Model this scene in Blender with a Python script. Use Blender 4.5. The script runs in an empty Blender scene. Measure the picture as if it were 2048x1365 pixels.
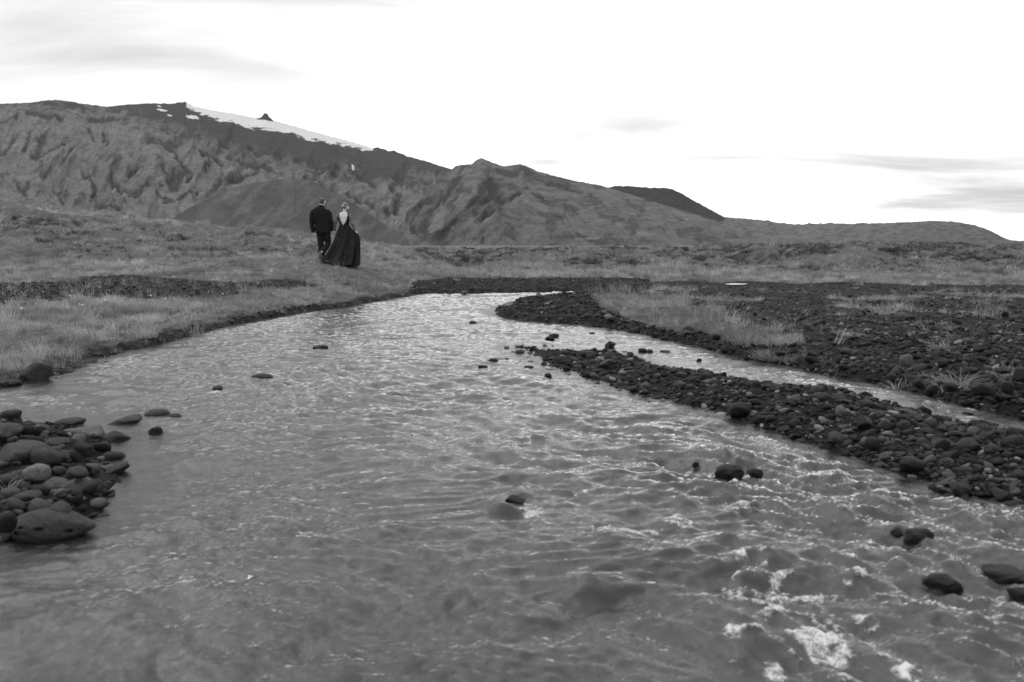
import bpy, bmesh, math, random
import numpy as np
from mathutils import Vector, Matrix, Euler

random.seed(7)
rng = np.random.default_rng(11)
R = math.radians
scene = bpy.context.scene
COL = scene.collection

# ------------------------------------------------------------------ camera
CAM_H, FPX, CX, CY, HOR = 1.4, 1607.0, 1024.0, 682.5, 490.0
PITCH = math.atan((CY - HOR) / FPX)
cd = bpy.data.cameras.new('camera')
cd.sensor_width = 36.0
cd.lens = 36.0 * FPX / 2048.0
cd.clip_start, cd.clip_end = 0.1, 60000
cd.dof.use_dof = True
cd.dof.focus_distance = 19.0
cd.dof.aperture_fstop = 3.2
cam = bpy.data.objects.new('camera', cd)
cam.location = (0, 0, CAM_H)
cam.rotation_euler = (R(90) - PITCH, 0, 0)
COL.objects.link(cam)
scene.camera = cam

# ------------------------------------------------------------------ world, sun, exposure
SUN_EL, SUN_AZ = 55.0, -50.0          # azimuth clockwise from +Y (the view direction)
world = bpy.data.worlds.new('World')
scene.world = world
world.use_nodes = True
nt = world.node_tree
nt.nodes.clear()
def wn(t, **k):
    n = nt.nodes.new(t)
    for a, b in k.items():
        setattr(n, a, b)
    return n
out = wn('ShaderNodeOutputWorld')
bg = wn('ShaderNodeBackground')
sky = wn('ShaderNodeTexSky', sky_type='NISHITA', sun_disc=False)
sky.sun_elevation, sky.sun_rotation = R(SUN_EL), R(SUN_AZ)
bw = wn('ShaderNodeRGBToBW')
tc = wn('ShaderNodeTexCoord')
sep = wn('ShaderNodeSeparateXYZ')
nt.links.new(tc.outputs['Generated'], sep.inputs[0])
def wmath(op, a, b=None, clamp=False):
    n = wn('ShaderNodeMath', operation=op, use_clamp=clamp)
    for i, v in enumerate((a, b)):
        if v is None: continue
        if isinstance(v, (int, float)): n.inputs[i].default_value = v
        else: nt.links.new(v, n.inputs[i])
    return n.outputs[0]
zz = wmath('ADD', wmath('ABSOLUTE', sep.outputs[2]), 0.10)
cxy = wn('ShaderNodeCombineXYZ')
nt.links.new(wmath('DIVIDE', sep.outputs[0], zz), cxy.inputs[0])
nt.links.new(wmath('DIVIDE', sep.outputs[1], zz), cxy.inputs[1])
mp = wn('ShaderNodeMapping')
mp.inputs['Location'].default_value = (-1.263, 0.447, 0)
mp.inputs['Scale'].default_value = (0.34, 0.62, 1)
nt.links.new(cxy.outputs[0], mp.inputs[0])
nz = wn('ShaderNodeTexNoise', noise_dimensions='3D')
nz.inputs['Scale'].default_value = 1.35
nz.inputs['Detail'].default_value = 7
nz.inputs['Roughness'].default_value = 0.55
nz.inputs['Distortion'].default_value = 0.5
nt.links.new(mp.outputs[0], nz.inputs['Vector'])
ramp = wn('ShaderNodeValToRGB')
e = ramp.color_ramp.elements
e[0].position, e[0].color = 0.32, (0.45, 0.45, 0.45, 1)
e[1].position, e[1].color = 0.60, (1.0, 1.0, 1.0, 1)
nt.links.new(nz.outputs['Fac'], ramp.inputs[0])
nt.links.new(sky.outputs[0], bw.inputs[0])
mixw = wn('ShaderNodeMix', data_type='RGBA')
mixw.inputs['Factor'].default_value = 0.93
nt.links.new(bw.outputs[0], mixw.inputs['A'])
# an even overcast, a little brighter overhead
cie = wmath('MULTIPLY', wmath('ADD', wmath('MULTIPLY', wmath('ABSOLUTE', sep.outputs[2]), 0.35), 1.0), 14.5)
mp2 = wn('ShaderNodeMapping')
mp2.inputs['Location'].default_value = (-5.584, 4.744, 0)
mp2.inputs['Scale'].default_value = (0.30, 0.30, 1)
nt.links.new(cxy.outputs[0], mp2.inputs[0])
nz2 = wn('ShaderNodeTexNoise', noise_dimensions='3D')
nz2.inputs['Scale'].default_value = 0.9
nz2.inputs['Detail'].default_value = 4
nz2.inputs['Roughness'].default_value = 0.45
nt.links.new(mp2.outputs[0], nz2.inputs['Vector'])
ramp2 = wn('ShaderNodeValToRGB')
e = ramp2.color_ramp.elements
e[0].position, e[0].color = 0.34, (0.60, 0.60, 0.60, 1)
e[1].position, e[1].color = 0.52, (1.0, 1.0, 1.0, 1)
nt.links.new(nz2.outputs['Fac'], ramp2.inputs[0])
lum = wmath('MULTIPLY', cie, wmath('MULTIPLY', ramp.outputs[0], ramp2.outputs[0]))
nt.links.new(lum, mixw.inputs['B'])
nt.links.new(mixw.outputs['Result'], bg.inputs['Color'])
bg.inputs['Strength'].default_value = 0.105
nt.links.new(bg.outputs[0], out.inputs[0])

sd = bpy.data.lights.new('sun', 'SUN')
sd.energy, sd.angle, sd.color = 1.5, R(40), (1, 1, 1)
sun = bpy.data.objects.new('sun', sd)
COL.objects.link(sun)
_d = Vector((math.sin(R(SUN_AZ)) * math.cos(R(SUN_EL)), math.cos(R(SUN_AZ)) * math.cos(R(SUN_EL)), math.sin(R(SUN_EL))))
sun.rotation_euler = _d.to_track_quat('Z', 'Y').to_euler()
sun.location = (0, 0, 30)
vs = scene.view_settings
vs.view_transform, vs.look, vs.gamma, vs.exposure = 'Standard', 'None', 1.0, 0.2
vs.use_curve_mapping = False
scene.render.engine = 'CYCLES'
scene.cycles.use_denoising = True
scene.cycles.denoiser = 'OPENIMAGEDENOISE'
scene.cycles.denoising_input_passes = 'RGB_ALBEDO_NORMAL'
scene.cycles.denoising_prefilter = 'ACCURATE'
scene.cycles.max_bounces = 6
scene.cycles.diffuse_bounces = 2
scene.cycles.glossy_bounces = 2
scene.cycles.transparent_max_bounces = 8
scene.cycles.caustics_reflective = False

# ------------------------------------------------------------------ numeric helpers
_F = np.array([0, math.cos(PITCH), -math.sin(PITCH)])
_U = np.array([0, math.sin(PITCH), math.cos(PITCH)])
def ray(px, py):
    px, py = np.asarray(px, float), np.asarray(py, float)
    d = _F[None] * FPX + np.stack([px - CX, 0 * px, 0 * px], -1) + (CY - py)[..., None] * _U
    return d
def on_z(px, py, z=0.0):
    d = ray(np.atleast_1d(px), np.atleast_1d(py))
    t = (z - CAM_H) / d[:, 2]
    return d[:, :2] * t[:, None]
def at_y(px, py, Y):
    d = ray(np.atleast_1d(px), np.atleast_1d(py))
    t = np.atleast_1d(Y) / d[:, 1]
    p = d * t[:, None]
    p[:, 2] += CAM_H
    return p
def proj(x, y, z):
    zc = z - CAM_H
    dep = y * _F[1] + zc * _F[2]
    up = y * _U[1] + zc * _U[2]
    return CX + x / dep * FPX, CY - up / dep * FPX

def _h(ix, iy, seed):
    n = (ix.astype(np.int64) * 374761393 + iy.astype(np.int64) * 668265263 + seed * 1274126177) & 0xFFFFFFFF
    n = ((n ^ (n >> 13)) * 1274126177) & 0xFFFFFFFF
    n = n ^ (n >> 16)
    return n
def noise2(x, y, seed=0):
    x, y = np.asarray(x, float), np.asarray(y, float)
    ix, iy = np.floor(x), np.floor(y)
    fx, fy = x - ix, y - iy
    ux, uy = fx * fx * fx * (fx * (fx * 6 - 15) + 10), fy * fy * fy * (fy * (fy * 6 - 15) + 10)
    def g(dx, dy):
        a = _h(ix + dx, iy + dy, seed) * (2 * math.pi / 4294967296.0)
        return np.cos(a) * (fx - dx) + np.sin(a) * (fy - dy)
    n0 = g(0, 0) * (1 - ux) + g(1, 0) * ux
    n1 = g(0, 1) * (1 - ux) + g(1, 1) * ux
    return (n0 * (1 - uy) + n1 * uy) * 1.5
def fbm(x, y, o=4, seed=0, gain=0.5, lac=2.03):
    s, a = 0, 1.0
    for i in range(o):
        s = s + a * noise2(x, y, seed + i * 17)
        x, y, a = x * lac + 5.3, y * lac + 1.7, a * gain
    return s
def ridged(x, y, o=4, seed=0, gain=0.5):
    s, a, w = 0, 1.0, 1.0
    for i in range(o):
        n = 1 - np.abs(noise2(x, y, seed + i * 13)) * 1.6
        n = np.clip(n, 0, 1) ** 2 * w
        s = s + a * n
        w = np.clip(n * 1.6, 0, 1)
        x, y, a = x * 2.07 + 3.1, y * 2.07 + 7.7, a * gain
    return s
def sstep(a, b, x):
    t = np.clip((x - a) / (b - a), 0, 1)
    return t * t * (3 - 2 * t)
def inside(px, py, poly):
    px, py = np.asarray(px), np.asarray(py)
    r = np.zeros(px.shape, bool)
    n = len(poly)
    for i in range(n):
        x0, y0 = poly[i]; x1, y1 = poly[(i + 1) % n]
        if y0 == y1: continue
        c = ((y0 > py) != (y1 > py)) & (px < (x1 - x0) * (py - y0) / (y1 - y0) + x0)
        r ^= c
    return r
def sdf(x, y, poly):
    """signed distance to a polygon, negative inside"""
    d2 = np.full(x.shape, 1e18)
    n = len(poly)
    for i in range(n):
        ax, ay = poly[i]; bx, by = poly[(i + 1) % n]
        ex, ey = bx - ax, by - ay
        t = np.clip(((x - ax) * ex + (y - ay) * ey) / (ex * ex + ey * ey + 1e-12), 0, 1)
        d2 = np.minimum(d2, (x - ax - t * ex) ** 2 + (y - ay - t * ey) ** 2)
    d = np.sqrt(d2)
    return np.where(inside(x, y, poly), -d, d)

# ------------------------------------------------------------------ object helpers
def mesh_np(name, verts, faces, smooth=True, attrs=None):
    me = bpy.data.meshes.new(name)
    verts = np.asarray(verts, np.float32)
    faces = np.asarray(faces, np.int32)
    me.vertices.add(len(verts))
    me.vertices.foreach_set('co', verts.ravel())
    if len(faces):
        k = faces.shape[1]
        me.loops.add(faces.size)
        me.loops.foreach_set('vertex_index', faces.ravel())
        me.polygons.add(len(faces))
        me.polygons.foreach_set('loop_start', np.arange(0, faces.size, k, dtype=np.int32))
        me.polygons.foreach_set('use_smooth', np.full(len(faces), smooth))
    if attrs:
        for an, av in attrs.items():
            a = me.attributes.new(an, 'FLOAT', 'POINT')
            a.data.foreach_set('value', np.asarray(av, np.float32).ravel())
    me.update(calc_edges=True)
    return me
def link(name, me, mat=None, parent=None):
    o = bpy.data.objects.new(name, me)
    COL.objects.link(o)
    if mat is not None and me is not None and not me.materials:
        me.materials.append(mat)
    if parent: o.parent = parent
    return o
def tag(o, label, cat, group=None, kind=None):
    o['label'] = label; o['category'] = cat
    if group: o['group'] = group
    if kind: o['kind'] = kind
    return o
def grid_faces(nr, nc):
    i = np.arange(nr * nc).reshape(nr, nc)
    return np.stack([i[:-1, :-1], i[:-1, 1:], i[1:, 1:], i[1:, :-1]], -1).reshape(-1, 4)

class Mat:
    def __init__(s, name, rough=0.9, spec=0.3):
        s.m = bpy.data.materials.new(name)
        s.m.use_nodes = True
        s.nt = s.m.node_tree
        s.b = s.nt.nodes['Principled BSDF']
        s.b.inputs['Roughness'].default_value = rough
        s.b.inputs['Specular IOR Level'].default_value = spec
        s.tc = s.nt.nodes.new('ShaderNodeTexCoord')
    def n(s, t, **k):
        n = s.nt.nodes.new(t)
        for a, b in k.items(): setattr(n, a, b)
        return n
    def l(s, a, b): s.nt.links.new(a, b)
    def noise(s, scale, detail=4, rough=0.6, coord='Object', stretch=None, dist=0):
        n = s.n('ShaderNodeTexNoise')
        n.inputs['Scale'].default_value = scale
        n.inputs['Detail'].default_value = detail
        n.inputs['Roughness'].default_value = rough
        n.inputs['Distortion'].default_value = dist
        v = s.tc.outputs[coord]
        if stretch:
            m = s.n('ShaderNodeMapping'); m.inputs['Scale'].default_value = stretch
            s.l(v, m.inputs[0]); v = m.outputs[0]
        s.l(v, n.inputs['Vector'])
        return n.outputs['Fac']
    def ramp(s, fac, stops):
        r = s.n('ShaderNodeValToRGB')
        el = r.color_ramp.elements
        while len(el) < len(stops): el.new(0.5)
        for e_, (p, v) in zip(el, stops):
            e_.position = p; e_.color = (v, v, v, 1)
        s.l(fac, r.inputs[0])
        return r.outputs[0]
    def mix(s, fac, a, b, mode='MIX'):
        m = s.n('ShaderNodeMix', data_type='RGBA', blend_type=mode)
        for key, v in (('Factor', fac), ('A', a), ('B', b)):
            i = m.inputs[key] if key == 'Factor' else [q for q in m.inputs if q.name == key and q.type == 'RGBA'][0]
            if isinstance(v, (int, float)):
                i.default_value = v if key == 'Factor' else (v, v, v, 1)
            else: s.l(v, i)
        return [q for q in m.outputs if q.type == 'RGBA'][0]
    def math(s, op, a, b=0.0, clamp=False):
        m = s.n('ShaderNodeMath', operation=op, use_clamp=clamp)
        for i, v in enumerate((a, b)):
            if isinstance(v, (int, float)): m.inputs[i].default_value = v
            else: s.l(v, m.inputs[i])
        return m.outputs[0]
    def attr(s, name):
        a = s.n('ShaderNodeAttribute', attribute_name=name)
        return a.outputs['Fac']
    def rand(s): return s.n('ShaderNodeObjectInfo').outputs['Random']
    def color(s, v): 
        if isinstance(v, (int, float)): s.b.inputs['Base Color'].default_value = (v, v, v, 1)
        else: s.l(v, s.b.inputs['Base Color'])
    def bump(s, h, strength=0.5, dist=0.02):
        b = s.n('ShaderNodeBump')
        b.inputs['Strength'].default_value = strength
        b.inputs['Distance'].default_value = dist
        s.l(h, b.inputs['Height'])
        s.l(b.outputs[0], s.b.inputs['Normal'])
        return b.outputs[0]

# ------------------------------------------------------------------ materials
def m_ground():
    m = Mat('ground_soil_and_turf', 0.95, 0.05)
    soil = m.ramp(m.noise(5, 8, 0.7), [(0.34, 0.005), (0.52, 0.016), (0.72, 0.05)])
    turf = m.ramp(m.noise(2.2, 8, 0.7), [(0.3, 0.045), (0.6, 0.09), (0.8, 0.14)])
    far = m.ramp(m.noise(0.02, 8, 0.7, stretch=(0.25, 1, 1)), [(0.35, 0.06), (0.65, 0.11)])
    c = m.mix(m.attr('soil'), turf, soil)
    c = m.mix(m.attr('far'), c, far)
    c = m.mix(m.attr('bed'), c, m.ramp(m.noise(9, 6, 0.7), [(0.3, 0.015), (0.7, 0.06)]))
    m.color(c)
    m.bump(m.noise(12, 9, 0.8), 1.0, 0.06)
    return m.m
def m_water():
    m = Mat('stream_water')
    m.nt.nodes.remove(m.b)
    o = m.nt.nodes['Material Output']
    fl = m.noise(22, 7, 0.7, stretch=(1.0, 0.7, 1), dist=0.9)
    fl2 = m.noise(60, 3, 0.6, stretch=(1, 0.8, 1), dist=0.3)
    hsum = m.math('ADD', fl, m.math('MULTIPLY', fl2, 0.08))
    b = m.n('ShaderNodeBump'); b.inputs['Strength'].default_value = 0.36; b.inputs['Distance'].default_value = 0.02
    m.l(hsum, b.inputs['Height'])
    fr = m.n('ShaderNodeFresnel'); fr.inputs['IOR'].default_value = 1.34
    m.l(b.outputs[0], fr.inputs['Normal'])
    tr = m.n('ShaderNodeBsdfTransparent'); tr.inputs[0].default_value = (0.62, 0.62, 0.62, 1)
    df = m.n('ShaderNodeBsdfDiffuse'); df.inputs[0].default_value = (0.022, 0.022, 0.022, 1)
    m.l(b.outputs[0], df.inputs['Normal'])
    body = m.n('ShaderNodeMixShader'); body.inputs[0].default_value = 0.72
    m.l(tr.outputs[0], body.inputs[1]); m.l(df.outputs[0], body.inputs[2])
    gl = m.n('ShaderNodeBsdfGlossy'); gl.inputs['Roughness'].default_value = 0.06; gl.inputs['Color'].default_value = (1, 1, 1, 1)
    m.l(b.outputs[0], gl.inputs['Normal'])
    mx = m.n('ShaderNodeMixShader')
    m.l(fr.outputs[0], mx.inputs[0]); m.l(body.outputs[0], mx.inputs[1]); m.l(gl.outputs[0], mx.inputs[2])
    # white water: aerated bubbles
    fo = m.attr('foam')
    fn = m.math('ADD', m.math('MULTIPLY', m.noise(24, 7, 0.8, dist=0.8), 0.6), m.math('MULTIPLY', m.noise(75, 5, 0.8), 0.4))
    fm = m.math('MULTIPLY', m.math('SUBTRACT', m.math('ADD', m.math('MULTIPLY', fo, 0.36), fn), 0.665), 7.0, True)
    fm = m.math('MULTIPLY', fm, m.math('MULTIPLY', fo, 2.5, True))
    fd = m.n('ShaderNodeBsdfPrincipled'); fd.inputs['Base Color'].default_value = (0.5, 0.5, 0.5, 1); fd.inputs['Roughness'].default_value = 0.35
    bb = m.n('ShaderNodeBump'); bb.inputs['Strength'].default_value = 0.9; bb.inputs['Distance'].default_value = 0.02
    m.l(m.noise(70, 4, 0.7), bb.inputs['Height']); m.l(bb.outputs[0], fd.inputs['Normal'])
    mf = m.n('ShaderNodeMixShader')
    m.l(fm, mf.inputs[0]); m.l(mx.outputs[0], mf.inputs[1]); m.l(fd.outputs[0], mf.inputs[2])
    m.l(mf.outputs[0], o.inputs['Surface'])
    return m.m
def m_stone(name, lo, hi, rough=0.78, spec=0.16):
    m = Mat(name, rough, spec)
    base = m.ramp(m.rand(), [(0.0, lo), (0.7, (lo + hi) / 2), (1.0, hi)])
    sp = m.mix(0.5, m.ramp(m.noise(2.6, 8, 0.75), [(0.36, 0.45), (0.5, 0.95), (0.66, 1.7)]), m.ramp(m.noise(14, 6, 0.8), [(0.38, 0.3), (0.5, 1.0), (0.64, 2.1)]))
    m.color(m.mix(1.0, base, sp, 'MULTIPLY'))
    m.bump(m.noise(7, 9, 0.8), 1.0, 0.05)
    return m.m
def m_gravel():
    m = Mat('gravel_pebbles', 0.85, 0.1)
    m.color(m.ramp(m.attr('tone'), [(0.0, 0.005), (0.6, 0.022), (0.92, 0.05), (1.0, 0.13)]))
    m.bump(m.noise(60, 3, 0.6), 0.4, 0.005)
    return m.m
def m_grass(name, lo, hi, trans=0.35):
    m = Mat(name, 0.7, 0.2)
    m.nt.nodes.remove(m.b)
    o = m.nt.nodes['Material Output']
    c = m.ramp(m.rand(), [(0, lo), (0.6, (lo + hi) / 2), (1, hi)])
    gp = m.n('ShaderNodeNewGeometry'); pn = m.n('ShaderNodeTexNoise'); pn.inputs['Scale'].default_value = 0.55; pn.inputs['Detail'].default_value = 6; pn.inputs['Roughness'].default_value = 0.65
    m.l(gp.outputs['Position'], pn.inputs['Vector'])
    c = m.mix(1.0, c, m.ramp(pn.outputs['Fac'], [(0.36, 0.5), (0.52, 0.95), (0.66, 1.35)]), 'MULTIPLY')
    d = m.n('ShaderNodeBsdfDiffuse'); t = m.n('ShaderNodeBsdfTranslucent')
    m.l(c, d.inputs[0]); m.l(c, t.inputs[0])
    x = m.n('ShaderNodeMixShader'); x.inputs[0].default_value = trans
    m.l(d.outputs[0], x.inputs[1]); m.l(t.outputs[0], x.inputs[2])
    m.l(x.outputs[0], o.inputs['Surface'])
    return m.m
def m_mountain(name, moss, rock, scale, snow=0.35):
    m = Mat(name, 0.95, 0.04)
    n1 = m.noise(scale, 8, 0.7, stretch=(1, 0.5, 1), dist=0.4)
    n2 = m.noise(scale * 5, 8, 0.75, stretch=(1, 0.6, 1.6), dist=0.8)
    ms = m.mix(0.5, m.ramp(n1, [(0.38, moss * 0.7), (0.62, moss * 1.25)]), m.ramp(n2, [(0.38, moss * 0.55), (0.62, moss * 1.4)]))
    n3 = m.noise(scale * 22, 6, 0.7)
    ms = m.mix(1.0, ms, m.ramp(n3, [(0.36, 0.6), (0.64, 1.4)]), 'MULTIPLY')
    rk = m.mix(0.5, m.ramp(m.noise(scale * 1.7, 8, 0.7), [(0.38, rock * 0.7), (0.62, rock * 1.3)]), m.ramp(n2, [(0.4, rock * 0.6), (0.62, rock * 1.4)]))
    c = m.mix(m.attr('rock'), ms, rk)
    c = m.mix(m.attr('snow'), c, snow)
    m.color(c)
    m.bump(m.noise(scale * 3, 9, 0.75), 0.9, 8.0)
    return m.m
def m_plain(name, v, rough=0.8, spec=0.3, var=0.25, scale=20):
    m = Mat(name, rough, spec)
    m.color(m.ramp(m.noise(scale, 5, 0.6), [(0.3, v * (1 - var)), (0.7, v * (1 + var))]))
    return m.m

M_GROUND, M_WATER, M_GRAVEL = m_ground(), m_water(), m_gravel()
M_STONE = m_stone('wet_basalt_stone', 0.006, 0.055)
M_BOULDER = m_stone('grey_basalt_boulder', 0.028, 0.062)
M_DARK = m_stone('soaked_black_basalt', 0.005, 0.012, 0.55, 0.2)
M_DRY = m_stone('dry_grey_boulder', 0.048, 0.08)
M_PALE = m_stone('pale_stone', 0.17, 0.26)
M_MIDSTONE = m_stone('light_grey_stone', 0.085, 0.15)
M_MEADOW = m_grass('dry_meadow_grass', 0.16, 0.38)
M_STRAW = m_grass('bleached_straw', 0.22, 0.46)
M_HEATH = m_grass('dark_heath', 0.06, 0.125, 0.2)

# ------------------------------------------------------------------ mountains
def curve(pts, x):
    p = np.array(pts, float)
    return np.interp(x, p[:, 0], p[:, 1])

_wob = {}
def stroke(U, V, pts, w):
    """soft mask along a gully drawn as a polyline"""
    key = (U.shape, float(U[0, 0]), float(V[-1, 0]))
    if key not in _wob:
        _wob[key] = (U + fbm(U / 14, V / 10, 3, 901) * 4, V + fbm(U / 14 + 7, V / 10, 3, 902) * 3)
    u, v = _wob[key]
    best = np.full(U.shape, 1e9)
    for (ax, ay), (bx, by) in zip(pts[:-1], pts[1:]):
        ex, ey = bx - ax, by - ay
        t = np.clip(((u - ax) * ex + (v - ay) * ey) / (ex * ex + ey * ey), 0, 1)
        best = np.minimum(best, (u - ax - t * ex) ** 2 + (v - ay - t * ey) ** 2)
    return np.exp(-best / (w * w))
GUL1 = [([(90, 272), (80, 295), (68, 317)], 7), ([(130, 301), (100, 308), (70, 317)], 4), ([(61, 265), (48, 306)], 3), ([(31, 276), (3, 317)], 3), ([(180, 262), (190, 285)], 3), ([(239, 330), (222, 351), (226, 382), (266, 405)], 5),
        ([(294, 378), (282, 394), (268, 406)], 5), ([(325, 340), (345, 380)], 5), ([(369, 344), (346, 384)], 7), ([(345, 345), (350, 380)], 6), ([(167, 354), (191, 385), (184, 412)], 4), ([(300, 293), (342, 306), (362, 330), (386, 347), (376, 371)], 3),
        ([(297, 286), (328, 296), (350, 300)], 8), ([(458, 317), (478, 330), (533, 341)], 5), ([(427, 317), (444, 332)], 4), ([(440, 286), (455, 297)], 4), ([(595, 323), (632, 334), (670, 344)], 4), ([(430, 385), (472, 364), (513, 347)], 4),
        ([(34, 371), (51, 392)], 4), ([(260, 362), (275, 350)], 5), ([(88, 360), (100, 350)], 5), ([(50, 384), (58, 366)], 4), ([(692, 402), (720, 416), (754, 426), (778, 433)], 4), ([(706, 350), (737, 371), (747, 382)], 5), ([(620, 372), (660, 395), (692, 404)], 3),
        ([(735, 350), (780, 350), (800, 362)], 12), ([(150, 300), (128, 330)], 2.5), ([(205, 268), (215, 300)], 3), ([(0, 250), (30, 240)], 4), ([(60, 225), (120, 238)], 6), ([(180, 240), (230, 245)], 5), ([(310, 400), (350, 408)], 3), ([(200, 425), (240, 432)], 4),
        ([(110, 395), (125, 420)], 3), ([(395, 395), (370, 405), (330, 412)], 3), ([(400, 300), (420, 330), (410, 350)], 2.5), ([(530, 310), (560, 318)], 3), ([(500, 300), (520, 312)], 3), ([(780, 380), (800, 400), (790, 430)], 4), ([(640, 352), (690, 362)], 3)]
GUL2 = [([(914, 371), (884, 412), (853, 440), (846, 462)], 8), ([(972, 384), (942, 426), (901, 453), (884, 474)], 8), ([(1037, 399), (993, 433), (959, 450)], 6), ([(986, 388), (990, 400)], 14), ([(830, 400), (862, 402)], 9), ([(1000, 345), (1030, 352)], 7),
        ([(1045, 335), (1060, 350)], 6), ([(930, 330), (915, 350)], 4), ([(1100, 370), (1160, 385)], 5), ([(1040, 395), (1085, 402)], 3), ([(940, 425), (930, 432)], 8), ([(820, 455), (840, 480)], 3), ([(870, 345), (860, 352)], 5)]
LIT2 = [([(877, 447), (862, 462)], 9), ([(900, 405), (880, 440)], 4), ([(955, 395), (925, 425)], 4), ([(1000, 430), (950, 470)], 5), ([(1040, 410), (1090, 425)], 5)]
def mountain(name, sil, px0, px1, nc, nr, yf, yr, base_py, disp, masks, mat, label, tpow=1.0, back=1.5):
    U1 = np.linspace(px0, px1, nc)
    T1 = np.linspace(0, 1, nr)
    U, T = np.meshgrid(U1, T1)
    S = curve(sil, U)
    K = 9
    S1 = np.pad(S[0], K, mode='edge'); S1 = np.convolve(S1, np.ones(2 * K + 1) / (2 * K + 1), 'valid')
    S0 = np.repeat(S1[None], nr, 0)
    sharp = S - S0
    S = S0
    sharp = sharp + (noise2(U / 9, U * 0 + 3, 5) * 1.2 + noise2(U / 3.3, U * 0 + 9, 6) * 0.6)
    YF = yf(U) if callable(yf) else np.full_like(U, yf)
    YR = yr(U) if callable(yr) else np.full_like(U, yr)
    V = base_py + (S - base_py) * T ** tpow + sharp * np.clip((T - .93) / .07, 0, 1) ** 1.5
    Y = YF / (1 - T * (1 - YF / YR))
    D = disp(U, V, T)
    fade = sstep(0, 0.08, T) * sstep(1.0, 0.9, T)
    Vd = V - D * fade
    P = at_y(U.ravel(), Vd.ravel(), Y.ravel()).reshape(nr, nc, 3)
    rock, snow = masks(U, V, T, D)
    # far side: falls away behind the ridge
    k = 14
    B = []
    for j in range(1, k + 1):
        f = j / k
        q = P[-1].copy()
        sc = 1 + (back - 1) * f
        q[:, 0] *= sc; q[:, 1] *= sc
        q[:, 2] = P[-1][:, 2] * (1 - f) ** 1.2 - 5 * f + noise2(q[:, 0] / 300, q[:, 1] / 300, 8) * 20 * f * (1 - f)
        B.append(q)
    A = np.concatenate([P, np.array(B)], 0)
    # skirt below the ground plane at the foot
    A[0, :, 2] = np.minimum(A[0, :, 2], -6.0)
    rock = np.concatenate([rock, np.repeat(rock[-1:], k, 0)], 0)
    snow = np.concatenate([snow, np.repeat(snow[-1:], k, 0)], 0)
    me = mesh_np(name, A.reshape(-1, 3), grid_faces(nr + k, nc), True, {'rock': rock, 'snow': snow})
    o = link(name, me, mat)
    tag(o, label, 'mountain', kind='structure')
    return o

SIL1 = [(-700, 260), (-400, 226), (-200, 214), (0, 208), (30, 207), (60, 206), (85, 202), (110, 200), (140, 203), (165, 208), (215, 214), (250, 210), (300, 207), (345, 208), (360, 205),
        (370, 204), (380, 209), (386, 213), (430, 222), (480, 230), (512, 237), (518, 237), (524, 234), (528, 227), (535, 227), (538, 234), (546, 241), (600, 256), (650, 270), (700, 283), (728, 291),
        (745, 297), (757, 295), (776, 302), (789, 302), (815, 313), (850, 322), (880, 332), (900, 338), (950, 350), (1050, 380), (1150, 420), (1250, 470)]
SNOWLOW = [(360, 205), (374, 214), (392, 226), (410, 233), (440, 242), (480, 251), (520, 259), (560, 264), (600, 276), (640, 284), (680, 292), (705, 297), (720, 300), (745, 303), (760, 303)]
SCREE = [(-400, 180), (150, 205), (235, 222), (300, 250), (380, 275), (460, 300), (560, 330), (650, 345), (760, 352), (850, 360), (960, 370)]
def disp1(U, V, T):
    wx = fbm(U / 150, V / 110, 3, 21) * 24
    wy = fbm(U / 150 + 9, V / 110 + 4, 3, 22) * 16
    u, v = U + wx, V + wy
    r1 = ridged((u + (v - 300) * 0.55) / 64, v / 210, 5, 31, .55)
    r2 = ridged((u - (v - 300) * 0.35) / 30, v / 110, 4, 41, .55)
    f = fbm(u / 13, v / 10, 3, 51)
    amp = sstep(1.0, 0.55, T) * 0.75 + 0.25
    cut = sum(stroke(U, V, p, w * 1.2) for p, w in GUL1)
    r3 = ridged((U + wx * .5 + (V - 300) * .45) / 15, (V + wy * .5) / 34, 3, 55)
    return (r1 * 10.5 + r2 * 3.0 + r3 * 1.2 + f * 0.6) * amp - np.clip(cut, 0, 1.2) * 5
def masks1(U, V, T, D):
    wx = fbm(U / 120, V / 90, 3, 61) * 26
    n = fbm((U + wx) / 34, (V + wx * .6) / 20, 6, 71, .6)
    n2 = ridged((U + wx * 1.1 + V * .8) / 60, (V - U * .25 + wx) / 46, 4, 77)
    line = curve(SCREE, U)
    above = sstep(34, -26, V - line + n * 34)
    gul = ridged((U + wx + V * .55) / 30, (V * .55 - U * .12) / 42, 4, 78, .6)
    patch = sstep(0.3, 0.85, n) * 0.5 + sstep(0.95, 1.45, n2) * 0.4 + sstep(.95, 1.6, gul) * .45
    fineg = ridged((U + wx * .5 + (V - 300) * .45) / 13 + .5, (V + wx * .3) / 30, 3, 57)
    patch = patch * .8 + sstep(.8, 1.35, fineg) * .32 + np.clip(sum(stroke(U, V, p, w) for p, w in GUL1), 0, 1) * .95
    rock = np.clip(above + patch, 0, 1)
    low = curve(SNOWLOW, U)
    s = sstep(2.0, -2.0, V - low + fbm(U / 16, V / 5, 3, 81) * 6.5) * ((U > 372) & (U < 746))
    s *= ~((U > 513) & (U < 547) & (V < curve([(512, 239), (547, 244)], U)))
    for cx, cy, rx, ry in ((386, 240, 13, 4.2), (324, 223, 11, 2.6), (340, 235, 5, 1.6), (318, 213, 4, 1.5), (490, 252, 12, 4), (706, 341, 3.2, 3.6)):
        q = ((U - cx) / rx) ** 2 + ((V - cy - (U - cx) * 0.25) / ry) ** 2 + noise2(U / 5, V / 3, 3) * 0.5
        s = np.maximum(s, sstep(1.2, 0.7, q))
    return rock, s
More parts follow.
